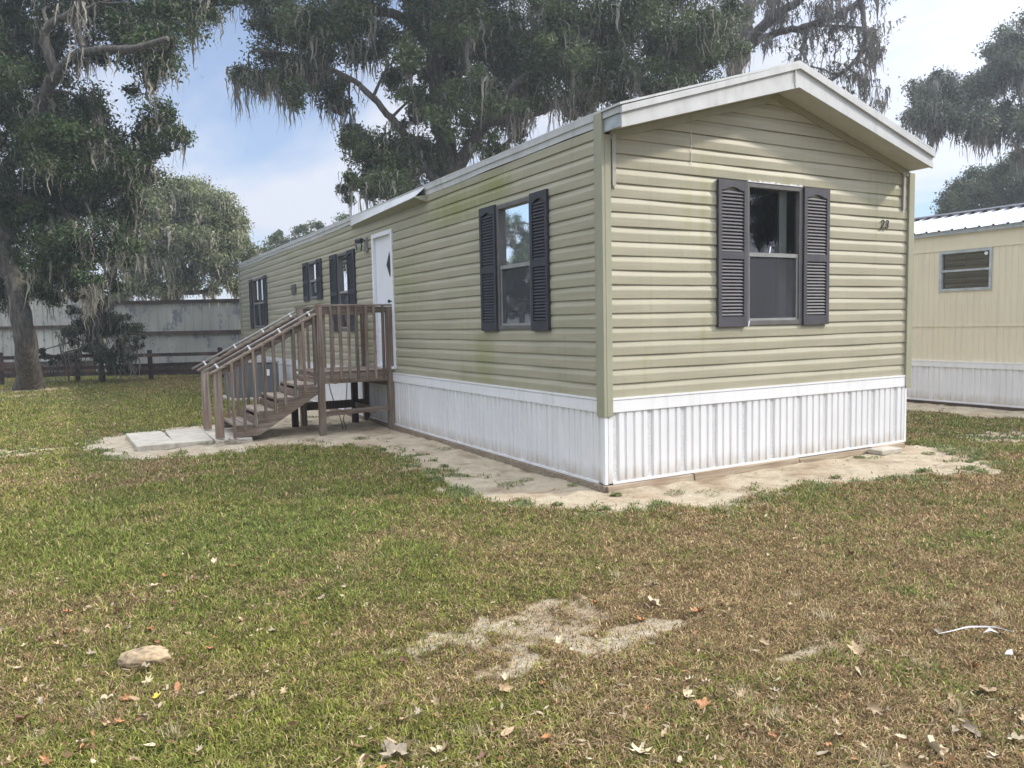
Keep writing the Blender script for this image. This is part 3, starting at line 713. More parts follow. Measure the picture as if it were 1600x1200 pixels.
def obox(pl, u0, u1, z0, z1, o0, o1, mb=None, mi=0):
    mb = mb or MB()
    return mb.hexa([pl(u0, z0, o0), pl(u1, z0, o0), pl(u1, z0, o1), pl(u0, z0, o1), pl(u0, z1, o0), pl(u1, z1, o0), pl(u1, z1, o1), pl(u0, z1, o1)], mi)
def window(pl, H, label, curtain, fr='bronze', rail=.5, mullion=False, parent=home):
    u0, u1, z0, z1 = H; uc, zc = (u0 + u1) / 2, (z0 + z1) / 2
    t = .035; mb = MB()
    obox(pl, u0 - .012, u0 + t, z0 - .012, z1 + .012, -.05, .024, mb); obox(pl, u1 - t, u1 + .012, z0 - .012, z1 + .012, -.05, .024, mb)
    obox(pl, u0 + t, u1 - t, z1 - t, z1 + .012, -.05, .0235, mb); obox(pl, u0 + t, u1 - t, z0 - .012, z0 + t, -.05, .0235, mb)
    if mullion: obox(pl, uc - .022, uc + .022, z0 + t, z1 - t, -.048, .014, mb)
    w = mb.build('window', fr, parent, .002)
    if label: w['label'] = label
    zr = z0 + (z1 - z0) * rail
    mb = MB(); s = .022
    for (a, b_) in ([(u0 + t, uc - .022), (uc + .022, u1 - t)] if mullion else [(u0 + t, u1 - t)]):
        obox(pl, a, b_, zr - .02, zr + .02, -.03, .010, mb); obox(pl, a, a + s, z0 + t, zr - .02, -.03, .006, mb); obox(pl, b_ - s, b_, z0 + t, zr - .02, -.03, .006, mb)
        obox(pl, a + s, b_ - s, z0 + t, z0 + t + s, -.03, .006, mb)
    mb.build('sash', 'greyframe', w)
    mb = MB(); mb.add([pl(u0 + t, zr + .02, -.026), pl(u1 - t, zr + .02, -.026), pl(u1 - t, z1 - t, -.026), pl(u0 + t, z1 - t, -.026)], [(0, 1, 2, 3)])
    mb.add([pl(u0 + t, z0 + t, -.022), pl(u1 - t, z0 + t, -.022), pl(u1 - t, zr - .02, -.022), pl(u0 + t, zr - .02, -.022)], [(0, 1, 2, 3)])
    mb.build('pane', 'glass', w)
    mb = MB(); mb.add([pl(u0 + t + .01, z0 + t + .01, -.004), pl(u1 - t - .01, z0 + t + .01, -.004), pl(u1 - t - .01, zr - .02, -.004), pl(u0 + t + .01, zr - .02, -.004)], [(0, 1, 2, 3)])
    mb.build('insect_screen', 'screen', w)
    # the room seen behind it
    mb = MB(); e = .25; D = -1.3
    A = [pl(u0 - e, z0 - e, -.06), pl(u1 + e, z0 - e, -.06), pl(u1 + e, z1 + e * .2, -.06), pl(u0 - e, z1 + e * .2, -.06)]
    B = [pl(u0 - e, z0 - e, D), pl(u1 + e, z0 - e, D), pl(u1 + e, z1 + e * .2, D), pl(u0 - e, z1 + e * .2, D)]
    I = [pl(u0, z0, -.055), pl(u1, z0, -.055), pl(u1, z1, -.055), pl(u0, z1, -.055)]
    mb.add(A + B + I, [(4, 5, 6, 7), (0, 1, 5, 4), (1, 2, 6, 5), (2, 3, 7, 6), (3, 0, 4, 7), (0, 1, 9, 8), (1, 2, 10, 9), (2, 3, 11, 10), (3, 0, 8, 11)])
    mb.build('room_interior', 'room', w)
    for (a, b_) in curtain:
        obox(pl, u0 + (u1 - u0) * a, u0 + (u1 - u0) * b_, z0 - .1, z1 + .02, -.14, -.11).build('curtain', 'curtain', w)
    return w
def shutter(pl, u0, u1, z0, z1, arch=True, mat='shutter', label=None):
    mb = MB(); o0, o1 = .014, .046; f = .045
    obox(pl, u0, u0 + f, z0, z1, o0, o1, mb); obox(pl, u1 - f, u1, z0, z1, o0, o1, mb)
    zm = z0 + (z1 - z0) * .49
    for a, b_ in ((z0, z0 + .1), (zm - .035, zm + .035)): obox(pl, u0 + f, u1 - f, a, b_, o0, o1 - .001, mb)
    # arched top rail
    n = 10; uu = [u0 + f + (u1 - u0 - 2 * f) * k / n for k in range(n + 1)]
    arc = lambda k: z1 - .10 + .035 * math.sin(math.pi * k / n) ** 2
    for k in range(n):
        q = [pl(uu[k], arc(k), o0), pl(uu[k + 1], arc(k + 1), o0), pl(uu[k + 1], arc(k + 1), o1 - .001), pl(uu[k], arc(k), o1 - .001), pl(uu[k], z1, o0), pl(uu[k + 1], z1, o0), pl(uu[k + 1], z1, o1 - .001), pl(uu[k], z1, o1 - .001)]
        mb.hexa(q)
    obox(pl, u0 + f, u1 - f, z0 + .1, z1 - .09, o0, o0 + .008, mb)
    for za, zb_ in ((z0 + .108, zm - .035), (zm + .035, z1 - .095)):
        k = int((zb_ - za) / .032); st = (zb_ - za) / k
        for i_ in range(k):
            z = za + i_ * st
            q = [pl(u0 + f, z, o0 + .026), pl(u1 - f, z, o0 + .026), pl(u1 - f, z + .006, o0 + .028), pl(u0 + f, z + .006, o0 + .028), pl(u0 + f, z + st * .85, o0 + .008), pl(u1 - f, z + st * .85, o0 + .008), pl(u1 - f, z + st, o0 + .008), pl(u0 + f, z + st, o0 + .008)]
            mb.add(q, [(0, 1, 2, 3), (2, 3, 7, 6), (0, 1, 5, 4)])
    o = mb.build('shutter', mat, home)
    if label: o['label'] = label
    return o
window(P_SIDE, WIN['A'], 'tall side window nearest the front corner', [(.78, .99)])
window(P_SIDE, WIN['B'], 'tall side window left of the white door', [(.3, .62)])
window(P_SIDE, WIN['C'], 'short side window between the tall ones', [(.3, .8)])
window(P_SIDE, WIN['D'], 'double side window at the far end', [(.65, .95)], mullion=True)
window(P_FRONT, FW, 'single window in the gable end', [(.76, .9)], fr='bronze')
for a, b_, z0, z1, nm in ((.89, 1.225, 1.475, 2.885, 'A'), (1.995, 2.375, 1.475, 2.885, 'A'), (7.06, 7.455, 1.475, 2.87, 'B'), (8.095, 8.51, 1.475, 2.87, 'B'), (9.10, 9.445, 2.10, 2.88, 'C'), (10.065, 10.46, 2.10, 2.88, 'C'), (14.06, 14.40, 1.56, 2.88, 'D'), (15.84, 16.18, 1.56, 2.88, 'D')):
    shutter(P_SIDE, a, b_, z0, z1, mat='shaded_shutter')
shutter(P_FRONT, 1.362, 1.755, 1.478, 2.925); shutter(P_FRONT, 2.588, 2.985, 1.478, 2.925)
# torn caulk over the end window, a dab of paint on its pane
mb = MB(); u = 1.775
while u < 2.56:
    l = random.uniform(.02, .06); h = random.uniform(.005, .022); obox(P_FRONT, u, u + l, 2.928, 2.928 + h, .014, .03, mb); u += l
mb.build('torn_caulk', 'white', home)
mb = MB(); mb.beam((2.085, -.028, 2.225), (2.10, -.028, 2.29), .012, .006, up=(0, 1, 0)); mb.build('window_latch', 'brackets', home)
mb = MB(); mb.beam((1.762, -.052, 1.475), (1.776, -.052, 1.535), .012, .006, up=(0, 1, 0)); mb.build('caulk_drip', 'white', home)
# door
u0, u1, z0, z1 = DOOR; mb = MB(); f = .062
obox(P_SIDE, u0 - f, u0 + .004, z0 - .02, z1 + f, -.05, .034, mb); obox(P_SIDE, u1 - .004, u1 + f, z0 - .02, z1 + f, -.05, .034, mb)
obox(P_SIDE, u0 + .004, u1 - .004, z1 - .004, z1 + f, -.05, .033, mb); obox(P_SIDE, u0 + .004, u1 - .004, z0 - .03, z0 + .012, -.05, .05, mb)
df_ = mb.build('door', 'door', home, .003); df_['label'] = 'white front door with a diamond window'
mb = MB(); obox(P_SIDE, u0 + .006, u1 - .006, z0 + .015, z1 - .006, -.045, -.012, mb); mb.build('door_leaf', 'door', df_, .003)
dc, dz_ = 5.49, 2.49
mb = MB(); mb.prism([P_SIDE(dc - .135, dz_, -.012), P_SIDE(dc, dz_ + .19, -.012), P_SIDE(dc + .135, dz_, -.012), P_SIDE(dc, dz_ - .19, -.012)], (-.008, 0, 0)); mb.build('diamond_frame', 'greyframe', df_)
mb = MB(); mb.prism([P_SIDE(dc - .11, dz_, -.006), P_SIDE(dc, dz_ + .16, -.006), P_SIDE(dc + .11, dz_, -.006), P_SIDE(dc, dz_ - .16, -.006)], (-.006, 0, 0)); mb.build('diamond_pane', 'black', df_)
mb = MB(); mb.tube([(.01, 5.42, 1.93), (-.03, 5.42, 1.93), (-.04, 5.42, 1.93), (-.06, 5.42, 1.93)], [.012, .012, .028, .024], 10); mb.build('door_knob', 'black', df_, smooth=True)
# porch lamp
lp = MB(); obox(P_SIDE, 6.38, 6.50, 2.76, 2.99, .016, .045, lp); lamp = lp.build('porch_lamp', 'greyframe', home, .004)
mb = MB(); mb.tube([(-.04, 6.44, 2.93), (-.10, 6.44, 2.97), (-.15, 6.44, 2.96)], .012, 8); mb.tube([(-.15, 6.44, 2.97), (-.15, 6.44, 2.94), (-.15, 6.44, 2.90)], [.04, .065, .068], 12); mb.build('lamp_cap', 'black', lamp)
mb = MB(); mb.tube([(-.15, 6.44, 2.90), (-.15, 6.44, 2.84), (-.15, 6.44, 2.78)], [.055, .06, .045], 12, cap=False); mb.build('lamp_glass', M['glass'], lamp, smooth=True)
# dryer vent
mb = MB(); obox(P_SIDE, 11.14, 11.47, 2.29, 2.50, .014, .05, mb)
for k in range(5): obox(P_SIDE, 11.16, 11.45, 2.305 + k * .038, 2.32 + k * .038, .05, .06, mb)
mb.build('wall_vent', 'bronze', home)
# house number
cu = bpy.data.curves.new('num', 'FONT'); cu.body = '23'; cu.size = .14; cu.extrude = .004; cu.shear = .16; cu.offset = .0; cu.space_character = 1.12
to = bpy.data.objects.new('num', cu); col.objects.link(to)
me = bpy.data.meshes.new_from_object(to.evaluated_get(bpy.context.evaluated_depsgraph_get())); bpy.data.objects.remove(to)
me.transform(Matrix.Rotation(R(90), 4, 'X')); me.materials.clear()
o = link('house_number', me, 'black', home, (3.87 - W / 2, -.024 - L / 2, 2.555))
o['label'] = 'black numerals 23 right of the end window'

# ---------------------------------------------------------------- deck with stairs
dk = thing('wooden_stair_landing', 'weathered wooden landing with stairs and railings below the white door', 'porch steps', (-.6, 6.0, 0))
Y0, Y1 = 5.45, 6.62; XO = -1.12; ZD = .905; XB = -2.55
def post(x, y, z0, z1, w=.092, mat='woodz'):
    mb = MB(); mb.box(x - w / 2, x + w / 2, y - w / 2, y + w / 2, z0, z1); mb.build('post', mat, dk, .004)
post(XO, Y0, -.05, 1.86); post(-.055, Y0, -.05, 1.85); post(XO + .02, Y1, -.05, 1.86, mat='woodz'); post(-.055, Y1, -.05, 1.86)
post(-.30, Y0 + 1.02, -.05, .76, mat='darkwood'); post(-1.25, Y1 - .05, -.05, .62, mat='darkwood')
mb = MB(); mb.box(XB - .055, XB + .055, Y0 - .045, Y0 + .045, .06, 1.0); mb.build('post', 'woodz', dk, .004)
mb = MB(); mb.box(XB - .055, XB + .055, Y1 - .045, Y1 + .045, .06, 1.0); mb.build('post', 'woodz', dk, .004)
def rl(x): return 1.015 + (1.735 - 1.015) * (x - XB - .05) / (XO - XB - .1)
# landing boards, rims and braces
y = Y0 - .02
while y < Y1 + .0:
    mb = MB(); mb.box(XO - .05, -.036, y, y + .136, ZD - .034, ZD + random.uniform(-.003, .003)); mb.build('deck_board', 'woodx', dk, .003); y += .142
def rim(a, b_, w, h, mat, nm='rim_joist', up=(0, 0, 1)):
    mb = MB(); mb.beam(a, b_, w, h, up); mb.build(nm, mat, dk, .003)
rim((XO + .05, Y0 - .025, ZD - .105), (-.11, Y0 - .025, ZD - .105), .036, .14, 'woodx')
rim((XO + .05, Y1 + .02, ZD - .105), (-.11, Y1 + .02, ZD - .105), .036, .14, 'woodx')
rim((XO - .03, Y0 + .05, ZD - .095), (XO - .03, Y1 - .05, ZD - .095), .036, .12, 'woody')
rim((XO + .05, Y0 - .025, .29), (-.11, Y0 - .025, .315), .036, .075, 'woodx', 'brace')
rim((-.07, Y0 + .05, .72), (-.07, Y1 - .05, .72), .036, .14, 'woody', 'brace')
rim((-.30, Y0 + .05, .29), (-.3, Y1 - .05, .29), .036, .09, 'woody', 'brace')
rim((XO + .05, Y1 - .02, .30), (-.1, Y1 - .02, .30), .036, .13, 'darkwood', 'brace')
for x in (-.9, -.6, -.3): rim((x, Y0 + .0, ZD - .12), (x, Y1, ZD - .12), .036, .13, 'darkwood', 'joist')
# railings of the landing
for yy, s in ((Y0, -1), (Y1, 1)):
    mb = MB(); mb.box(XO - .05, .0, yy - .05, yy + .05, 1.862, 1.888); mb.build('rail_cap', 'woodx', dk, .003)
    mb = MB(); mb.box(XO + .047, -.102, yy + s * .008 - .018, yy + s * .008 + .018, 1.76, 1.852); mb.build('rail', 'woodx', dk, .003)
    for k in range(7):
        x = XO + .155 + k * .133 + random.uniform(-.008, .008)
        mb = MB(); t = random.uniform(-.008, .008); h = .775 + random.uniform(-.012, .012)
        yc = yy + s * .062
        mb.hexa([(x - .019, yc - .018, h), (x + .019, yc - .018, h), (x + .019, yc + .018, h), (x - .019, yc + .018, h), (x - .019 + t, yc - .018, 1.858), (x + .019 + t, yc - .018, 1.858), (x + .019 + t, yc + .018, 1.858), (x - .019 + t, yc + .018, 1.858)])
        mb.build('baluster', 'woodz', dk, .002)
# stairs
T = [(-2.33, .215), (-2.04, .39), (-1.75, .565), (-1.46, .735)]
for x, z in T:
    for dx in (0, .142):
        mb = MB(); mb.box(x + dx, x + dx + .137, Y0 + .03, Y1 - .03, z - .036, z + random.uniform(-.002, .002)); mb.build('tread', 'tread', dk, .003)
for yy in (Y0 + .01, Y1 - .03):
    mb = MB(); th = .038
    pts = [(-2.36, .055)]
    for x, z in T: pts += [(x + .01, z - .04), (x + .285, z - .04)]
    pts = [(-2.34, .06)]
    for x, z in T: pts += [(x + .012, z - .038), (x + .30, z - .038)]
    pts += [(-1.14, .86), (-1.14, .60), (-2.02, .055)]
    q = [Vector((a, yy, b_)) for a, b_ in pts]; n = len(q)
    mb.prism(q, (0, th, 0)); mb.build('stringer', 'woodx', dk)
for k, (x, z) in enumerate(T):
    mb = MB(); mb.box(x + .262, x + .28, Y0 + .05, Y1 - .05, z + .01, z + .10); mb.build('riser', 'woody', dk)
for yy, s in ((Y0, -1), (Y1, 1)):
    xa, xb = XB - .10, XO - .05
    rim((xa, yy, rl(xa) + .014), (xb, yy, rl(xb) + .014), .125, .03, 'woodx', 'rail_cap')
    rim((XB + .05, yy + s * .008, rl(XB + .05) - .05), (xb, yy + s * .008, rl(xb) - .05), .036, .09, 'woodx', 'rail')
    for k in range(9):
        x = XB + .19 + k * .142 + random.uniform(-.006, .006); yc = yy + s * .052; h = max(.075, .10 + .60 * (x + 2.25)) + random.uniform(-.01, .01)
        t = random.uniform(-.01, .01)
        if k == 0: h = .05
        zt = rl(x)
        mb = MB(); mb.hexa([(x - .019, yc - .018, h), (x + .019, yc - .018, h), (x + .019, yc + .018, h), (x - .019, yc + .018, h), (x - .019 + t, yc - .018, zt - .012), (x + .019 + t, yc - .018, zt + .006), (x + .019 + t, yc + .018, zt + .006), (x - .019 + t, yc + .018, zt - .012)])
        mb.build('baluster', 'woodz', dk, .002)
    # grip pipe on white brackets
    py = yy - s * .03
    mb = MB(); pa, pb = (XB - .18, py, rl(XB - .18) + .085), (xb - .01, py, rl(xb - .01) + .085); mb.tube([pa, pb], .016, 8); hp = mb.build('handrail_pipe', 'pipe', dk, smooth=True)
    for x in (XB + .02, XB + .46, XB + .88, XB + 1.31):
        mb = MB(); mb.beam((x, py, rl(x) + .03), (x - .035, py, rl(x - .035) + .105), .03, .026, up=(1, 0, 0)); mb.build('bracket', 'brackets', hp, .003)

for k, (pts, lb) in enumerate((([(-.98, 5.58, .80), (-.95, 5.57, .6), (-.90, 5.56, .42), (-.84, 5.55, .25), (-.80, 5.55, .1), (-.79, 5.56, .02)], 'black cable slanting right as it hangs under the landing'),
                        ([(-.69, 5.58, .80), (-.70, 5.57, .66), (-.72, 5.57, .45), (-.75, 5.56, .3), (-.78, 5.55, .16), (-.73, 5.57, .03)], 'black cable slanting left as it hangs under the landing'))):
    mb = MB(); mb.tube(pts, .0065, 6); o = mb.build('hanging_cable', 'black'); tag(o, lb, 'cable', 'cables under the landing')

# pavers at the foot of the stairs
def paver(x0, x1, y0, y1, z, lb, rz=0):
    t = thing_mesh = MB(); c = Vector(((x0 + x1) / 2, (y0 + y1) / 2, 0)); m_ = Matrix.Rotation(rz, 3, 'Z')
    v = []
    for zz in (-.03, z):
        for (a, b_) in ((x0, y0), (x1, y0), (x1, y1), (x0, y1)): v.append(c + m_ @ (Vector((a, b_, zz)) - c))
    t.hexa(v); o = t.build('paver', 'concrete', None, .008); tag(o, lb, 'paver', 'concrete pavers at the foot of the stairs')
paver(-3.62, -3.14, 5.42, 6.92, .055, 'outermost pale concrete paver in the sand before the stairs', R(2))
paver(-3.12, -2.63, 5.46, 6.96, .050, 'middle pale concrete paver between the outer one and the stairs', R(-1))
paver(-2.615, -2.13, 5.40, 6.90, .042, 'grey concrete paver under the lowest step')
mb = MB()
for k in range(16):
    x, y = -2.42 + random.gauss(0, .09), 5.27 + random.gauss(0, .05); l = random.uniform(.03, .07); a = random.random() * 3.14
    mb.beam((x, y, .01 + random.random() * .03), (x + l * math.cos(a), y + l * math.sin(a), .01 + random.random() * .05), .03, .006)
tag(mb.build('wood_chips', 'tread'), 'little heap of pale chips by the lowest stair post', 'wood chips', kind='stuff')

# air conditioner
ac = thing('air_conditioner', 'dark grey air conditioner standing by the wall behind the stairs', 'air conditioner', (-.8, 12.3, 0))
mb = MB(); mb.box(-1.32, -.32, 11.8, 12.8, .06, .80); mb.build('housing', 'acgrey', ac, .02)
mb = MB()
for k in range(20): mb.box(-1.29 + k * .05, -1.27 + k * .05, 11.785, 11.80, .12, .74)
mb.build('grille', 'acgrey', ac)
mb = MB(); mb.box(-1.34, -.30, 11.78, 12.82, .80, .84); mb.build('top_cover', 'greyframe', ac, .01)
mb = MB(); mb.box(-.62, -.52, 11.775, 11.786, .52, .66); mb.build('rating_plate', 'brackets', ac)
mb = MB(); mb.box(-1.4, -.25, 11.7, 12.9, -.02, .06); mb.build('pad', 'concrete', ac, .01)

# things lying about
mb = MB(); bm = bmesh.new(); bmesh.ops.create_icosphere(bm, subdivisions=4, radius=1)
for v in bm.verts:
    c = v.co; d = 1 + .2 * (vn(np.array([c.x * 2 + 5]), np.array([c.y * 2 + c.z]), 4)[0] - .5) + .16 * (vn(np.array([c.x * 6 + 5]), np.array([c.y * 6 + c.z * 5]), 5)[0] - .5)
    v.co = Vector((c.x * .115, c.y * .085, c.z * .042)) * d
me = bpy.data.meshes.new('stone'); bm.to_mesh(me); bm.free(); me.polygons.foreach_set('use_smooth', [True] * len(me.polygons))
p = gpt(226, 1022, .03); o = link('stone', me, 'rock', None, (p.x, p.y, .015)); o.rotation_euler.z = R(-20); tag(o, 'round tan stone half sunk in the leafy lawn at lower left', 'stone')
mb = MB(); mb.box(3.62, 3.98, -.27, -.08, -.01, .045); tag(mb.build('broken_block', 'concrete', None, .008), 'flat broken concrete block in the sand by the right front corner', 'concrete block')
pts = [gpt(x, y, .03) for x, y in ((1466, 990), (1490, 985), (1510, 980), (1530, 979), (1555, 980), (1583, 987))]
mb = MB(); cp = curve_([tuple(p) for p in pts])
for k, (a, b_) in enumerate(zip(cp, cp[1:])):
    w_ = lambda q_: Vector((.001, .002, .003)) * (1.2 - abs(q_ / len(cp) - .5) * 1.8)
    mb.add([a - w_(k), b_ - w_(k + 1), b_ + w_(k + 1), a + w_(k)], [(0, 1, 2, 3)])
q = gpt(1545, 988, .035); mb.add([q + Vector((-.03, .01, .0)), q + Vector((0, -.01, .012)), q + Vector((.03, -.03, .0)), q + Vector((.012, .005, .02))], [(0, 1, 2, 3)])
tag(mb.build('torn_strip', 'paper'), 'torn white plastic strip lying on the right side of the lawn', 'litter')
q = gpt(1577, 1022, .03); mb = MB(); mb.add([q + Vector((-.02, .01, 0)), q + Vector((.01, -.012, .0)), q + Vector((.022, .0, .02)), q + Vector((.0, .012, .012))], [(0, 1, 2), (0, 2, 3)])
tag(mb.build('paper_scrap', 'paper'), 'tiny white scrap below the torn plastic strip', 'litter')

# ---------------------------------------------------------------- neighbouring home
X2 = 9.05; NY0, NY1, NW = -2.2, 13.0, 4.2
nb = thing('neighbour_home', 'beige mobile home with a ribbed metal roof and white skirting', 'mobile home', (X2 + NW / 2, 5.5, 0))
def NP(u, z, o): return (X2 - o, u, z)
H2 = (1.63, 2.47, 1.99, 2.62)
def ribbed(u0, u1, z0, z1, hs, per=.10, dep=.006):
    us = sorted(set([u0, u1] + [h for H in hs for h in H[:2]])); mb = MB()
    x = u0; k = 0; bp = []
    while x < u1: bp += [(x, 0.), (x + per * .8, 0.), (x + per * .87, dep), (x + per * .93, dep)]; x += per
    allu = sorted(set([b_[0] for b_ in bp if b_[0] < u1] + us)); of = lambda u: float(np.interp(u, [b_[0] for b_ in bp], [b_[1] for b_ in bp]))
    zs = sorted(set([z0, z1] + [h for H in hs for h in H[2:] if z0 < h < z1]))
    for a, b_ in zip(allu, allu[1:]):
        for c, d in zip(zs, zs[1:]):
            if any(H[0] < (a + b_) / 2 < H[1] and H[2] < (c + d) / 2 < H[3] for H in hs): continue
            mb.add([NP(a, c, -of(a)), NP(b_, c, -of(b_)), NP(b_, d, -of(b_)), NP(a, d, -of(a))], [(0, 1, 2, 3)])
    return mb
ribbed(NY0, NY1, .74, 1.36, []).build('wall', 'beige', nb)
ribbed(NY0, NY1, 1.36, 2.67, [H2], .10).build('wall', 'beige', nb)
ribbed(NY0, NY1, 2.67, 2.93, [], .4, .001).build('wall', 'beige', nb)
mb = MB()
for z in (1.36, 2.67): obox(NP, NY0, NY1, z - .012, z + .012, -.002, .009, mb)
mb.build('wall_seam', 'beige', nb)
mb = MB(); mb.box(X2 + .03, X2 + NW, NY0, NY0 + .02, .1, 2.95); mb.box(X2 + .03, X2 + NW, NY1 - .02, NY1, .1, 2.95); mb.box(X2 + NW - .02, X2 + NW, NY0 + .02, NY1 - .02, .1, 2.95)
mb.prism([(X2, NY0, 2.95), (X2 + NW, NY0, 2.95), (X2 + NW / 2, NY0, 3.5)], (0, .02, 0)); mb.build('wall', 'beige', nb)
skirting(NY0, NY1, .05, .66, NP, 0, False).build('skirting', ['skirt', 'stipple'], nb)
mb = MB(); obox(NP, NY0, NY1, .645, .735, -.002, .03, mb); obox(NP, NY0, NY1, .735, .75, -.002, .035, mb); obox(NP, NY0, NY1, .03, .06, -.02, .03, mb); mb.build('skirting_trim', 'white', nb)
mb = MB(); obox(NP, NY0, NY1, -.02, .03, -.03, .05, mb); mb.build('base_plank', 'darkwood', nb)
mb = MB(); obox(NP, NY0 - .05, NY1 + .05, 2.93, 3.0, -.01, .05, mb); mb.build('fascia', 'zinc', nb)
mb = MB(); y = NY0 - .1; xe, xr = X2 - .09, X2 + NW / 2; ze, zr = 3.0, 3.52
bp = []
while y < NY1 + .1: bp += [(y, 0), (y + .16, 0), (y + .178, .022), (y + .20, .022), (y + .218, 0)]; y += .229
for sx in (0, 1):
    for (a, oa), (b_, ob) in zip(bp, bp[1:]):
        xa = xe if sx == 0 else X2 + NW + .09
        mb.add([(xa, a, ze + oa), (xa, b_, ze + ob), (xr, b_, zr + ob), (xr, a, zr + oa)], [(0, 1, 2, 3)])
mb.build('roof', 'roofmetal', nb)
mb = MB(); mb.box(xr - .14, xr + .14, NY0 - .1, NY1 + .1, zr + .02, zr + .045); mb.build('ridge_cap', 'roofmetal', nb)
def nwin():
    u0, u1, z0, z1 = H2; t = .014; mb = MB()
    obox(NP, u0 - .03, u0 + t, z0 - .03, z1 + .03, -.05, .02, mb); obox(NP, u1 - t, u1 + .03, z0 - .03, z1 + .03, -.05, .02, mb)
    obox(NP, u0 + t, u1 - t, z1 - t, z1 + .03, -.05, .019, mb); obox(NP, u0 + t, u1 - t, z0 - .03, z0 + t, -.05, .019, mb); obox(NP, u0 + t, u1 - t, 2.29, 2.325, -.03, .014, mb)
    w = mb.build('window', 'zinc', nb)
    mb = MB(); mb.add([NP(u0, z0, -.03), NP(u1, z0, -.03), NP(u1, z1, -.03), NP(u0, z1, -.03)], [(0, 1, 2, 3)]); mb.build('pane', 'glass', w)
    mb = MB(); obox(NP, u0 - .1, u1 + .1, z0 - .1, z1 + .1, -.9, -.89, mb); obox(NP, u0 - .12, u0 - .1, z0 - .1, z1 + .1, -.9, -.06, mb); obox(NP, u1 + .1, u1 + .12, z0 - .1, z1 + .1, -.9, -.06, mb)
    obox(NP, u0 - .1, u1 + .1, z0 - .12, z0 - .1, -.9, -.06, mb); obox(NP, u0 - .1, u1 + .1, z1 + .1, z1 + .12, -.9, -.06, mb); mb.build('room_interior', 'room', w)
    mb = MB(); mb.tube([NP(u0 + .08, z1 - .055, -.02), NP(u0 + .08, z1 - .055, -.005)], .03, 12); mb.build('sticker', 'brackets', w)
nwin()

# ---------------------------------------------------------------- barn wall and fence
def seg(a, b_, t): return Vector(a).lerp(Vector(b_), t)
def barnwall(a, b_, h, girts, lb, kick):
    a, b_ = Vector(a), Vector(b_); d = (b_ - a).normalized(); n = Vector((d.y, -d.x, 0)); ln = (b_ - a).length
    if n.y > 0: n = -n
    t = thing('sheet_metal_wall', lb, 'wall', tuple((a + b_) / 2))
    pl = lambda u, z, o: tuple(a + d * u + n * o + Vector((0, 0, z)))
    mb = MB(); u = 0; bp = []
    while u < ln: bp += [(u, 0), (u + .25, 0), (u + .262, .04), (u + .295, .04), (u + .31, 0)]; u += .31
    for (p0, o0), (p1, o1) in zip(bp, bp[1:]): mb.add([pl(p0, .1, o0), pl(p1, .1, o1), pl(p1, h, o1), pl(p0, h, o0)], [(0, 1, 2, 3)])
    mb.build('sheeting', 'barn', t)
    for z in girts + [h]:
        mb = MB(); obox(pl, 0, ln, z - .06, z + .06, .03, .09, mb); mb.build('girt', 'darkwood', t)
    mb = MB(); obox(pl, 0, ln, -.02, kick, .03, .06, mb); mb.build('kick_board', 'fence', t)
    mb = MB(); u = .2
    while u < ln: obox(pl, u, u + .14, 0, h, -.15, -.02, mb); u += 2.6
    mb.build('post', 'fence', t)
barnwall((-3.3, 24.95, 0), (6.5, 19.4, 0), 2.56, [1.48], 'long pale metal wall with dark rails behind the fence, right stretch', .42)
barnwall((-15, 33.5, 0), (-3.6, 27.2, 0), 3.02, [1.78], 'taller stretch of pale metal wall behind the leaning oak', .5)
fn = thing('rail_fence', 'old dark wooden rail fence in front of the metal wall', 'fence', (-3, 22.4, 0))
fa_, fb_ = Vector((-11, 24.3, 0)), Vector((4.2, 19.9, 0)); k = 0; ln = (fb_ - fa_).length
fd = (fb_ - fa_).normalized()
u = .6
while u < ln:
    c = fa_ + fd * u; mb = MB(); w = .07; h = random.uniform(.92, 1.02)
    mb.beam(c, c + Vector((random.uniform(-.02, .02), 0, h)), w * 2, w * 2, up=(0, 1, 0)); mb.build('post', 'fence', fn, .01); u += 2.15
for z, hh in ((.80, .11), (.47, .10), (.26, .12)):
    u = 0
    while u < ln:
        e = min(u + 4.3, ln); a = fa_ + fd * u + Vector((-.09 * fd.y, -.09, z + random.uniform(-.03, .03))); b_ = fa_ + fd * e + Vector((0, -.09, z + random.uniform(-.03, .03)))
        mb = MB(); mb.beam(a, b_, .035, hh); mb.build('rail', 'fence', fn); u = e

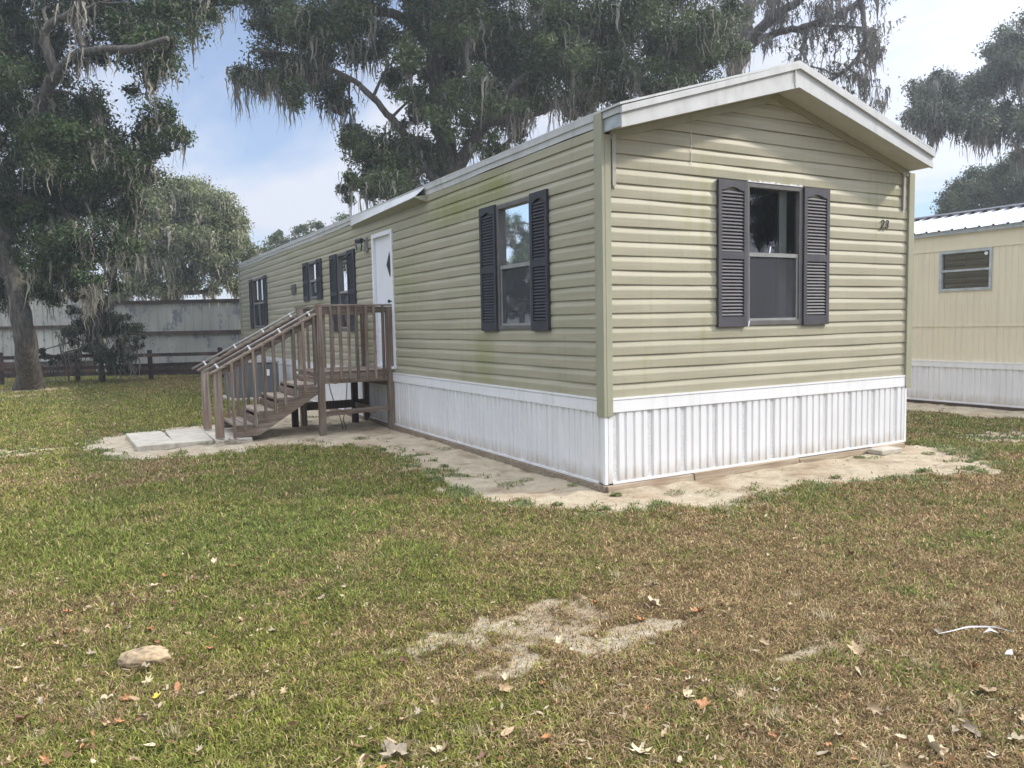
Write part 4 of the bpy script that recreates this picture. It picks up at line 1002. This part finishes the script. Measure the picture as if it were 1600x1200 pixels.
# ---------------------------------------------------------------- trees
def leaf_cloud(cs, rads, per, size, rr, flat=.8):
    """leaf quads spread in soft ellipsoids"""
    n = len(cs) * per
    c = np.repeat(cs, per, 0); r = np.repeat(rads, per)
    d = rr.normal(size=(n, 3)); d /= np.linalg.norm(d, axis=1)[:, None]
    q = rr.random(n) ** .6 * (.7 + .6 * rr.random(n))
    p = c + d * (r * q)[:, None] * np.array([1, 1, flat])
    a = rr.normal(size=(n, 3)); a /= np.linalg.norm(a, axis=1)[:, None]
    b = np.cross(a, rr.normal(size=(n, 3))); b /= np.linalg.norm(b, axis=1)[:, None] + 1e-9
    s = size * (.6 + .8 * rr.random(n))[:, None]
    V = np.stack([p - a * s, p - b * s * .45, p + a * s, p + b * s * .45], 1).reshape(-1, 3)
    return V, n
def strands(tops, lens, rr, w0=.03):
    n = len(tops); K = 6; az = rr.random(n) * 6.283
    dx = np.stack([np.cos(az), np.sin(az), np.zeros(n)], 1)
    V = []; drift = rr.normal(size=(n, 3)) * .10; drift[:, 2] = 0; wv = .45 + 1.3 * rr.random(n) ** 2
    for k in range(K):
        t = k / (K - 1)
        c = tops + drift * t * lens[:, None] + rr.normal(size=(n, 3)) * np.array([.028, .028, 0]) ; c = c.copy(); c[:, 2] -= lens * t
        w = w0 * wv * (1 - t) ** .7 * (.4 + 1.2 * rr.random(n)) + .002
        V.append(c - dx * w[:, None]); V.append(c + dx * w[:, None])
    V = np.stack(V, 1).reshape(-1, 3)
    o = np.arange(n)[:, None] * (2 * K)
    f = np.concatenate([[2 * k, 2 * k + 1, 2 * k + 3, 2 * k + 2] for k in range(K - 1)])[None]
    return V, (o + f).reshape(-1), 2 * K
def curve(pts, n=5):
    P_ = [Vector(p) for p in pts]; out = []
    for i in range(len(P_) - 1):
        p0, p1, p2, p3 = P_[max(i - 1, 0)], P_[i], P_[i + 1], P_[min(i + 2, len(P_) - 1)]
        for k in range(n):
            t = k / n
            out.append(.5 * ((2 * p1) + (p2 - p0) * t + (2 * p0 - 5 * p1 + 4 * p2 - p3) * t * t + (-p0 + 3 * p1 - 3 * p2 + p3) * t ** 3))
    out.append(P_[-1]); return out
def tree(name, label, base, limbs, blobs, D, seed, sub=11, per=330, leaf=.045, moss=.5, mossn=16, mlen=(.35, 1.3), cd=(.020, .030, .012), cl=(.085, .105, .045),
         mcol=((.13, .125, .10), (.30, .28, .235)), jd=1.6, subr=(.3, .7), group=None, dens=1., barkm='bark', flare=True, mossonly=0., cat='tree'):
    rr = np.random.default_rng(seed); random.seed(seed)
    t = thing(name, label, cat, tuple(base), group)
    mb = MB(); skel = []
    for pts, r0, r1 in limbs:
        c = curve(pts); k = len(c)
        rad = [r0 + (r1 - r0) * (i / (k - 1)) ** .8 for i in range(k)]
        if flare and pts is limbs[0][0]:
            for i in range(min(4, k)): rad[i] *= (1.42, 1.16, 1.05, 1.02)[i]
        c = [c_ + Vector((random.gauss(0, .12), random.gauss(0, .12), random.gauss(0, .12))) * rad[i] * (1 if 0 < i < k - 1 else 0) for i, c_ in enumerate(c)]
        mb.tube(c, rad, 14, True, 0, .16); skel += [(p_, rad[i]) for i, p_ in enumerate(c) if i > k * .25]
    SK = np.array([tuple(p_) for p_, _ in skel]); SR = np.array([r_ for _, r_ in skel])
    cs, rs, tops, lens = [], [], [], []
    for bl in blobs:
        px, py, rp = bl[:3]; dd = D + (bl[3] if len(bl) > 3 else rr.uniform(-jd, jd))
        c = np.array(at(px, py, dd)); rad = rp / FPX * dd
        i = int(np.argmin(np.linalg.norm(SK - c, axis=1) + .0 * SR)); s0 = Vector(SK[i]); e = Vector(c)
        mid = (s0 + e) / 2 + Vector((rr.normal() * .15, rr.normal() * .15, .12 * (e - s0).length))
        r0 = min(float(SR[i]) * .6, .035 + .02 * (e - s0).length)
        mb.tube(curve([s0, mid, e], 4), [r0 + (.014 - r0) * j / 8 for j in range(9)], 6, False)
        ns = max(3, int(sub * dens * (rad / 1.1) ** 1.7))
        d = rr.normal(size=(ns, 3)); d /= np.linalg.norm(d, axis=1)[:, None]; q = c + d * (rad * rr.random(ns)[:, None] ** .45) * np.array([1, 1, .85])
        for p_ in q:
            v = Vector(p_); md_ = (e + v) / 2 + Vector((rr.normal() * .08, rr.normal() * .08, rr.normal() * .08)); mb.tube([e, md_, v], [.016, .011, .006], 4, False)
            if rr.random() >= mossonly: cs.append(p_); rs.append(rr.uniform(*subr) * min(1, rad / .8))
            if rr.random() < moss:
                m_ = rr.integers(mossn // 2, mossn * 2); sp = rr.uniform(.1, .38); cl0 = rr.uniform(*mlen)
                tp_ = p_ + rr.normal(size=(m_, 3)) * np.array([sp, sp, .12]); tops.append(tp_); lens.append(cl0 * (.35 + .65 * rr.random(m_) ** .8) * np.exp(-((tp_[:, 0] - p_[0]) ** 2 + (tp_[:, 1] - p_[1]) ** 2) / (2.5 * sp * sp + .02)))
    # extra moss along the limbs
    for p_, r_ in zip(SK, SR):
        if rr.random() < moss * .9 and p_[2] > base[2] + 3.2:
            m_ = rr.integers(4, mossn); tops.append(p_ + rr.normal(size=(m_, 3)) * np.array([.16, .16, .05])); lens.append(rr.uniform(.2, mlen[1] * .7) * (.3 + .7 * rr.random(m_)))
    mb.build('trunk', barkm, t, smooth=True)
    if cs:
        V, n = leaf_cloud(np.array(cs), np.array(rs), per, leaf, rr)
        tone = np.repeat(rr.random(len(cs)), per); tt = np.clip(tone * .7 + .5 * rr.random(n) - .1, 0, 1)
        fastmesh('crown', V, np.arange(4 * n), 4, 'treeleaf', t, colr=np.repeat(lerp(cd, cl, tt), 4, 0))
    if tops:
        tops = np.concatenate(tops); lens = np.maximum(np.concatenate(lens), .08)
        V, F_, kk = strands(tops, lens, rr, .0011 * D)
        cc = lerp(mcol[0], mcol[1], rr.random(len(tops)))
        fastmesh('spanish_moss', V, F_, 4, 'moss', t, colr=np.repeat(cc, kk, 0))
    return t
A_ = lambda px, py, d: at(px, py, d)
# leaning oak at the left
b0 = Vector((-5.45, 20.1, -.1))
T1 = tree('oak_tree', 'leaning oak with a thick grey trunk in front of the fence at left', b0,
     [([b0, A_(42, 540, 20.6), A_(25, 460, 20.5), A_(5, 380, 20.4), A_(-14, 300, 20.4), A_(-40, 200, 20.6), A_(-50, 60, 20.6), A_(-30, -60, 20.6)], .30, .15),
      ([A_(-14, 290, 20.4), A_(30, 240, 20.2), A_(62, 165, 19.8), A_(88, 116, 19.4), A_(132, 80, 19.0), A_(205, 77, 18.4), A_(262, 60, 18)], .2, .06),
      ([A_(5, 380, 20.4), A_(-40, 250, 20.6), A_(-80, 100, 21), A_(-60, -60, 21)], .3, .12), ([A_(20, 300, 20.4), A_(80, 330, 20.6), A_(150, 300, 21), A_(230, 280, 21)], .16, .05),
      ([A_(88, 116, 19.4), A_(70, 50, 19.2), A_(120, 10, 19), A_(160, -60, 19)], .14, .05), ([A_(132, 78, 19), A_(120, 30, 19), A_(150, 5, 19)], .09, .03)],
     [(30, 40, 75), (10, 120, 70), (60, 110, 45), (120, 15, 45), (170, 20, 50), (215, 40, 50), (235, 85, 40), (265, 75, 40), (250, 20, 50), (222, 130, 24), (285, 25, 30), (320, 0, 30), (352, 5, 22), (380, -20, 30),
      (110, 190, 45), (150, 170, 38), (150, 235, 60), (95, 250, 70), (40, 230, 70), (30, 320, 75), (110, 320, 65), (170, 300, 55), (35, 400, 60), (95, 395, 55), (95, 60, 38), (45, 185, 42), (72, 220, 36), (88, 165, 22), (150, 95, 22), (200, 60, 30), (140, 425, 26), (172, 435, 22), (118, 455, 18), (205, 400, 24), (8, 455, 30), (150, 370, 45), (185, 230, 35), (250, 195, 38), (262, 225, 30), (235, 225, 35), (205, 340, 30), (215, 275, 35),
      (-40, 150, 110), (-60, 330, 100), (100, -60, 90), (250, -60, 80), (20, 445, 35), (75, 440, 35), (125, 430, 25), (-30, 30, 90)], 20.5, 5, sub=21, per=300, leaf=.050, moss=.36, mlen=(.3, 1.6),
     cd=(.012, .024, .009), cl=(.07, .115, .030), mcol=((.17, .16, .13), (.40, .375, .31)))
# mossy oak far behind the metal wall
b0 = at(268, 505, 36); b0.z = 0
tree('oak_tree', 'broad pale oak draped in long moss behind the metal wall', b0,
     [([b0, A_(268, 480, 36), A_(278, 455, 36), A_(300, 420, 36), A_(340, 370, 36)], .42, .1), ([A_(268, 478, 36), A_(245, 450, 36), A_(215, 440, 35.5), A_(190, 400, 35)], .3, .1), ([A_(290, 430, 36), A_(270, 370, 36), A_(260, 320, 36)], .2, .06),
      ([A_(278, 455, 36), A_(320, 455, 36), A_(360, 430, 36)], .16, .05)],
     [(245, 330, 42), (290, 315, 42), (335, 330, 40), (362, 375, 32), (310, 370, 45), (250, 385, 45), (210, 350, 40), (205, 405, 40), (290, 425, 30), (345, 425, 30), (235, 440, 30), (375, 350, 20), (265, 295, 24), (385, 400, 18), (190, 450, 25), (310, 300, 22), (225, 300, 30), (370, 445, 18), (330, 455, 14)],
     36, 8, sub=19, per=300, leaf=.068, moss=.6, mossn=22, mlen=(.5, 1.9), cd=(.08, .10, .045), cl=(.27, .30, .15), mcol=((.32, .30, .25), (.62, .58, .49)), subr=(.35, .8))
# shrub in front of the wall
b0 = at(160, 590, 24.4); b0.z = 0
tree('wild_shrub', 'dark straggly shrub growing through the rail fence', b0, [([b0, A_(157, 560, 24.3), A_(152, 530, 24.2), A_(150, 500, 24)], .11, .04), ([A_(157, 570, 24.4), A_(180, 540, 24.2), A_(196, 520, 24)], .06, .03)],
     [(125, 515, 26), (160, 505, 30), (190, 515, 28), (200, 545, 22), (175, 560, 25), (140, 545, 25), (105, 555, 18), (80, 560, 12), (158, 480, 24), (195, 575, 14), (215, 530, 12), (165, 470, 18), (110, 490, 16), (62, 548, 12)], 24.2, 12, sub=42, per=260, leaf=.042, moss=.2, mlen=(.5, 1.5),
     cd=(.02, .03, .014), cl=(.09, .11, .05), jd=.6, subr=(.18, .4), flare=False, cat='shrub')
# tree tops behind the home
b0 = at(455, 500, 58); b0.z = 0
tree('background_tree', 'distant bright green tree peeping over the roof', b0, [([b0, A_(455, 420, 58), A_(460, 370, 58)], .3, .08), ([A_(455, 420, 58), A_(500, 370, 57), A_(520, 355, 57)], .15, .05)],
     [(412, 392, 14), (428, 380, 15), (445, 372, 12), (452, 385, 20), (472, 370, 14), (490, 362, 15), (505, 358, 12), (485, 380, 20), (520, 360, 14), (470, 355, 7), (495, 350, 6), (540, 350, 16), (425, 400, 18)], 58, 15, sub=9, per=160, leaf=.11, moss=.1, cd=(.05, .075, .03), cl=(.13, .17, .075), subr=(.4, .8), flare=False)
# the great oak behind the home
b0 = at(712, 520, 25); b0.z = 0
tree('oak_tree', 'huge dark oak behind the home spreading over most of the sky', b0,
     [([b0, A_(712, 380, 25), A_(706, 280, 25), A_(690, 200, 25), A_(684, 120, 25), A_(670, 40, 25), A_(640, -80, 25)], .50, .2),
      ([A_(706, 270, 25), A_(735, 230, 24.6), A_(760, 190, 24.2), A_(820, 120, 23.6), A_(920, 60, 23)], .26, .08), ([A_(700, 240, 25), A_(640, 215, 24.5), A_(612, 185, 24.2), A_(575, 145, 24), A_(545, 122, 24), A_(470, 90, 24), A_(410, 80, 24)], .15, .05),
      ([A_(676, 60, 25), A_(612, 22, 24.6), A_(540, 20, 24.3), A_(440, 30, 24)], .2, .06), ([A_(760, 190, 24.2), A_(850, 170, 24), A_(960, 120, 23.6), A_(1080, 90, 23)], .2, .06),
      ([A_(706, 290, 25), A_(670, 270, 24.6), A_(640, 220, 24.4), A_(600, 250, 24.3)], .16, .06), ([A_(715, 290, 25), A_(760, 250, 25), A_(800, 215, 25), A_(840, 130, 25)], .14, .05)],
     [(430, 45, 45), (470, 30, 45), (415, 105, 38), (395, 120, 24), (455, 125, 40), (505, 70, 50), (510, 135, 34), (540, 45, 50), (560, 20, 40), (585, 70, 34), (470, 150, 24), (530, 165, 22), (548, 205, 26), (565, 235, 34), (600, 245, 42), (640, 235, 35),
      (565, 285, 28), (600, 295, 36), (640, 290, 36), (545, 300, 14), (680, 250, 34), (640, 80, 34), (635, 125, 28), (660, 50, 50), (655, 150, 26), (640, 185, 22), (690, 110, 40), (705, 40, 60), (750, 90, 55), (745, 150, 45), (700, 180, 32), (760, 40, 60),
      (800, 130, 45), (780, 190, 35), (735, 205, 22), (775, 235, 24), (830, 60, 60), (835, 140, 40), (818, 175, 25), (880, 100, 55), (880, 30, 60), (905, 155, 36), (940, 60, 60), (935, 120, 45), (990, 40, 60), (990, 105, 48), (965, 150, 28), (1040, 70, 55), (1040, 125, 36), (1090, 50, 50),
      (1090, 105, 40), (1130, 80, 34), (1130, 30, 32), (812, 205, 18), (1010, 150, 20), (790, 262, 16),
      (420, -30, 60), (520, -50, 80), (640, -60, 90), (760, -60, 90), (880, -70, 90), (1000, -60, 90), (1090, -30, 60), (700, -150, 140), (900, -160, 130), (520, -140, 100)], 24.5, 21, sub=21, per=330, leaf=.056, moss=.42, mossn=20, mlen=(.4, 2.1), jd=1.8,
     cd=(.024, .038, .014), cl=(.13, .17, .07), mcol=((.15, .145, .12), (.36, .34, .29)))
# bare mossy tree
b0 = at(1150, 500, 30); b0.z = 0
tree('moss_draped_tree', 'nearly leafless grey tree hung with moss above the roof peak', b0,
     [([b0, A_(1150, 300, 30), A_(1150, 130, 30), A_(1163, 60, 30), A_(1172, 0, 30), A_(1170, -80, 30)], .42, .2), ([A_(1152, 100, 30), A_(1175, 60, 29.6), A_(1205, 30, 29.4), A_(1240, 5, 29), A_(1290, -40, 29)], .26, .12),
      ([A_(1160, 75, 30), A_(1210, 52, 29.5), A_(1255, 42, 29), A_(1300, 28, 28.6), A_(1345, 0, 28.4), A_(1400, -40, 28)], .15, .08), ([A_(1240, 160, 29), A_(1300, 125, 28.6), A_(1335, 95, 28.4), A_(1352, 60, 28.2), A_(1345, 0, 28.4)], .035, .09),
      ([A_(1255, 42, 29), A_(1300, 40, 29), A_(1350, 45, 29), A_(1375, 70, 29)], .05, .03), ([A_(1165, 40, 30), A_(1150, 15, 30), A_(1130, 0, 30)], .08, .04)],
     [(1230, 25, 30), (1262, 60, 22), (1262, 85, 16), (1285, 20, 30), (1300, 60, 22), (1330, 30, 26), (1350, 60, 22), (1362, 85, 20), (1345, 110, 20), (1362, 135, 20), (1350, 155, 16), (1375, 40, 16), (1320, 100, 16), (1295, 105, 14), (1252, 105, 14), (1375, 160, 9), (1310, -20, 40), (1380, -5, 18), (1210, -20, 40), (1370, -30, 30), (1200, 60, 14), (1135, 10, 20), (1290, 135, 10), (1330, 145, 12)],
     29, 31, sub=20, per=60, leaf=.035, moss=.75, mossn=22, mlen=(.35, 1.25), mossonly=.72, jd=.8, cd=(.06, .065, .045), cl=(.15, .15, .11), mcol=((.13, .125, .115), (.26, .25, .23)), subr=(.2, .4), flare=False)
# oaks at the right, beyond the neighbour
b0 = at(1700, 500, 38); b0.z = 0
tree('oak_tree', 'mossy oak reaching in from the right over the beige home', b0,
     [([b0, A_(1700, 350, 38), A_(1680, 230, 38), A_(1640, 190, 38), A_(1560, 200, 38), A_(1500, 190, 38)], .55, .12), ([A_(1680, 230, 38), A_(1650, 120, 38), A_(1600, 80, 38)], .3, .1)],
     [(1430, 150, 22), (1445, 175, 26), (1470, 140, 26), (1480, 175, 34), (1515, 150, 34), (1530, 190, 36), (1560, 130, 34), (1580, 175, 36), (1555, 90, 22), (1575, 65, 24), (1600, 100, 40), (1600, 210, 26), (1620, 60, 40), (1650, 120, 60), (1660, 200, 50), (1425, 180, 14), (1462, 118, 12), (1540, 215, 16), (1590, 240, 14), (1460, 205, 16)],
     38, 41, sub=15, per=300, leaf=.075, moss=.85, mossn=22, mlen=(.5, 1.9), cd=(.06, .075, .045), cl=(.16, .19, .12), mcol=((.16, .16, .15), (.36, .35, .32)), subr=(.4, .8))
b0 = at(1600, 500, 44); b0.z = 0
tree('oak_tree', 'lower rounded oak directly above the ribbed metal roof', b0, [([b0, A_(1600, 400, 44), A_(1590, 330, 44), A_(1540, 300, 44)], .5, .1)],
     [(1480, 318, 20), (1500, 300, 24), (1525, 285, 22), (1530, 315, 28), (1560, 275, 26), (1565, 305, 30), (1595, 265, 30), (1600, 300, 36), (1475, 335, 14), (1640, 290, 40), (1505, 330, 22), (1550, 335, 26), (1630, 330, 40)], 44, 43, sub=14, per=300, leaf=.085, moss=.3, mossn=14, mlen=(.4, 1.1),
     cd=(.05, .068, .04), cl=(.14, .18, .09), subr=(.45, .85))
# oaks outside the frame that the windows reflect
def copy_tree(src, loc, rz, label, s=1.):
    r = src.copy(); col.objects.link(r); r.location = loc; r.rotation_euler.z = rz; r.scale = (s, s, s); r['label'] = label
    for ch in src.children:
        c = ch.copy(); col.objects.link(c); c.parent = r
    return r
copy_tree(T1, (-27, 47, 0), R(60), 'oak standing out of view beyond the left edge, mirrored in the side windows', .8)
copy_tree(T1, (23, -17, 0), R(200), 'oak standing out of view behind the viewer, mirrored in the end window')
copy_tree(T1, (31, -22, 0), R(100), 'second oak out of view behind the viewer, beyond the mirrored one', 1.1)

# ---------------------------------------------------------------- sky, sun, camera
CLOUD = .93
SKR, SKX = 35, 7.7
SUN_EL = R(35.5); SUN_AZ = math.atan2(.89, -.45)         # from +Y towards +X
wd_ = bpy.data.worlds.new('World'); sc.world = wd_; wd_.use_nodes = True; nt = wd_.node_tree; nt.nodes.clear()
out = N(nt, 'ShaderNodeOutputWorld'); sky = N(nt, 'ShaderNodeTexSky', sky_type='NISHITA', sun_disc=False)
sky.sun_elevation = SUN_EL; sky.sun_rotation = SUN_AZ; sky.air_density = 1.; sky.dust_density = .5; sky.ozone_density = 2.5
bg1 = N(nt, 'ShaderNodeBackground'); bg1.inputs[1].default_value = .15; nt.links.new(mix(nt, 1., sky.outputs[0], (.78, .95, 1.12), 'MULTIPLY'), bg1.inputs[0])
bg2 = N(nt, 'ShaderNodeBackground'); bg2.inputs[0].default_value = (.84, .885, 1, 1); bg2.inputs[1].default_value = .82
tc = N(nt, 'ShaderNodeTexCoord'); sx = N(nt, 'ShaderNodeSeparateXYZ'); nt.links.new(tc.outputs['Generated'], sx.inputs[0])
zz = N(nt, 'ShaderNodeMath', operation='ADD'); nt.links.new(sx.outputs[2], zz.inputs[0]); zz.inputs[1].default_value = .12
mxz = N(nt, 'ShaderNodeMath', operation='MAXIMUM'); nt.links.new(zz.outputs[0], mxz.inputs[0]); mxz.inputs[1].default_value = .05
dv = []
for k in (0, 1):
    d = N(nt, 'ShaderNodeMath', operation='DIVIDE'); nt.links.new(sx.outputs[k], d.inputs[0]); nt.links.new(mxz.outputs[0], d.inputs[1]); dv.append(d.outputs[0])
cb = N(nt, 'ShaderNodeCombineXYZ'); nt.links.new(dv[0], cb.inputs[0]); nt.links.new(dv[1], cb.inputs[1])
mp = N(nt, 'ShaderNodeMapping'); mp.inputs['Scale'].default_value = (.9, .38, 1); mp.inputs['Rotation'].default_value = (0, 0, R(SKR)); mp.inputs['Location'].default_value = (SKX, 1.4, 0); nt.links.new(cb.outputs[0], mp.inputs[0])
cn_ = noise(nt, mp.outputs[0], 1.25, 9, .52)
mask = ramp(nt, cn_, [(.37, g(.24)), (.47, g(.66)), (.56, g(1))])
el = N(nt, 'ShaderNodeMapRange', interpolation_type='SMOOTHSTEP'); nt.links.new(sx.outputs[2], el.inputs[0])
for q_, v_ in ((1, .36), (2, .95), (3, 1.), (4, 3.3)): el.inputs[q_].default_value = v_
dt = N(nt, 'ShaderNodeVectorMath', operation='DOT_PRODUCT'); nt.links.new(tc.outputs['Generated'], dt.inputs[0])
dt.inputs[1].default_value = (math.sin(SUN_AZ) * math.cos(SUN_EL), math.cos(SUN_AZ) * math.cos(SUN_EL), math.sin(SUN_EL))
au = N(nt, 'ShaderNodeMapRange', interpolation_type='SMOOTHSTEP'); nt.links.new(dt.outputs['Value'], au.inputs[0])
for q_, v_ in ((1, .35), (2, 1.), (3, 1.), (4, 2.1)): au.inputs[q_].default_value = v_
br = N(nt, 'ShaderNodeMath', operation='MULTIPLY'); nt.links.new(el.outputs[0], br.inputs[0]); nt.links.new(au.outputs[0], br.inputs[1])
br2 = N(nt, 'ShaderNodeMath', operation='MULTIPLY'); nt.links.new(br.outputs[0], br2.inputs[0]); br2.inputs[1].default_value = CLOUD
nt.links.new(br2.outputs[0], bg2.inputs[1])
lowc = N(nt, 'ShaderNodeMapRange', interpolation_type='SMOOTHSTEP'); nt.links.new(sx.outputs[2], lowc.inputs[0])
for q_, v_ in ((1, .0), (2, .17), (3, .85), (4, .0)): lowc.inputs[q_].default_value = v_
mk = N(nt, 'ShaderNodeMath', operation='MAXIMUM'); nt.links.new(mask, mk.inputs[0]); nt.links.new(lowc.outputs[0], mk.inputs[1]); mask = mk.outputs[0]
ms = N(nt, 'ShaderNodeMixShader'); nt.links.new(mask, ms.inputs[0]); nt.links.new(bg1.outputs[0], ms.inputs[1]); nt.links.new(bg2.outputs[0], ms.inputs[2])
nt.links.new(ms.outputs[0], out.inputs[0])

sl = bpy.data.lights.new('sun', 'SUN'); sl.energy = 4.0; sl.angle = R(3); sl.color = (1, .91, .78)
so = bpy.data.objects.new('sun', sl); col.objects.link(so)
sd = Vector((math.sin(SUN_AZ) * math.cos(SUN_EL), math.cos(SUN_AZ) * math.cos(SUN_EL), math.sin(SUN_EL)))
so.rotation_euler = sd.to_track_quat('Z', 'Y').to_euler()

mh, nt, b, out = newmat('veil_haze'); nt.nodes.remove(b); pv = N(nt, 'ShaderNodeVolumePrincipled')  # thin volume added to give the milky lens veil over the dark trees
pv.inputs['Color'].default_value = (.86, .92, 1, 1); pv.inputs['Density'].default_value = .0017; pv.inputs['Anisotropy'].default_value = .25
nt.links.new(pv.outputs[0], out.inputs['Volume'])
hb = MB(); hb.box(-90, 110, -60, 130, -1.3, 34); ho = hb.build('veil_haze_box', mh); ho['kind'] = 'stuff'
cd_ = bpy.data.cameras.new('camera'); cam = bpy.data.objects.new('camera', cd_); col.objects.link(cam)
cd_.sensor_width = 36; cd_.lens = FPX / 1600 * 36; cd_.clip_end = 3000; cd_.clip_start = .05
mat = Matrix((CR, CU, -CF)).transposed().to_4x4(); mat.translation = CAM; cam.matrix_world = mat
sc.camera = cam
sc.render.engine = 'CYCLES'
sc.view_settings.view_transform = 'Standard'; sc.view_settings.look = 'None'; sc.view_settings.exposure = 0; sc.view_settings.gamma = 1
sc.cycles.max_bounces = 8; sc.cycles.transparent_max_bounces = 12
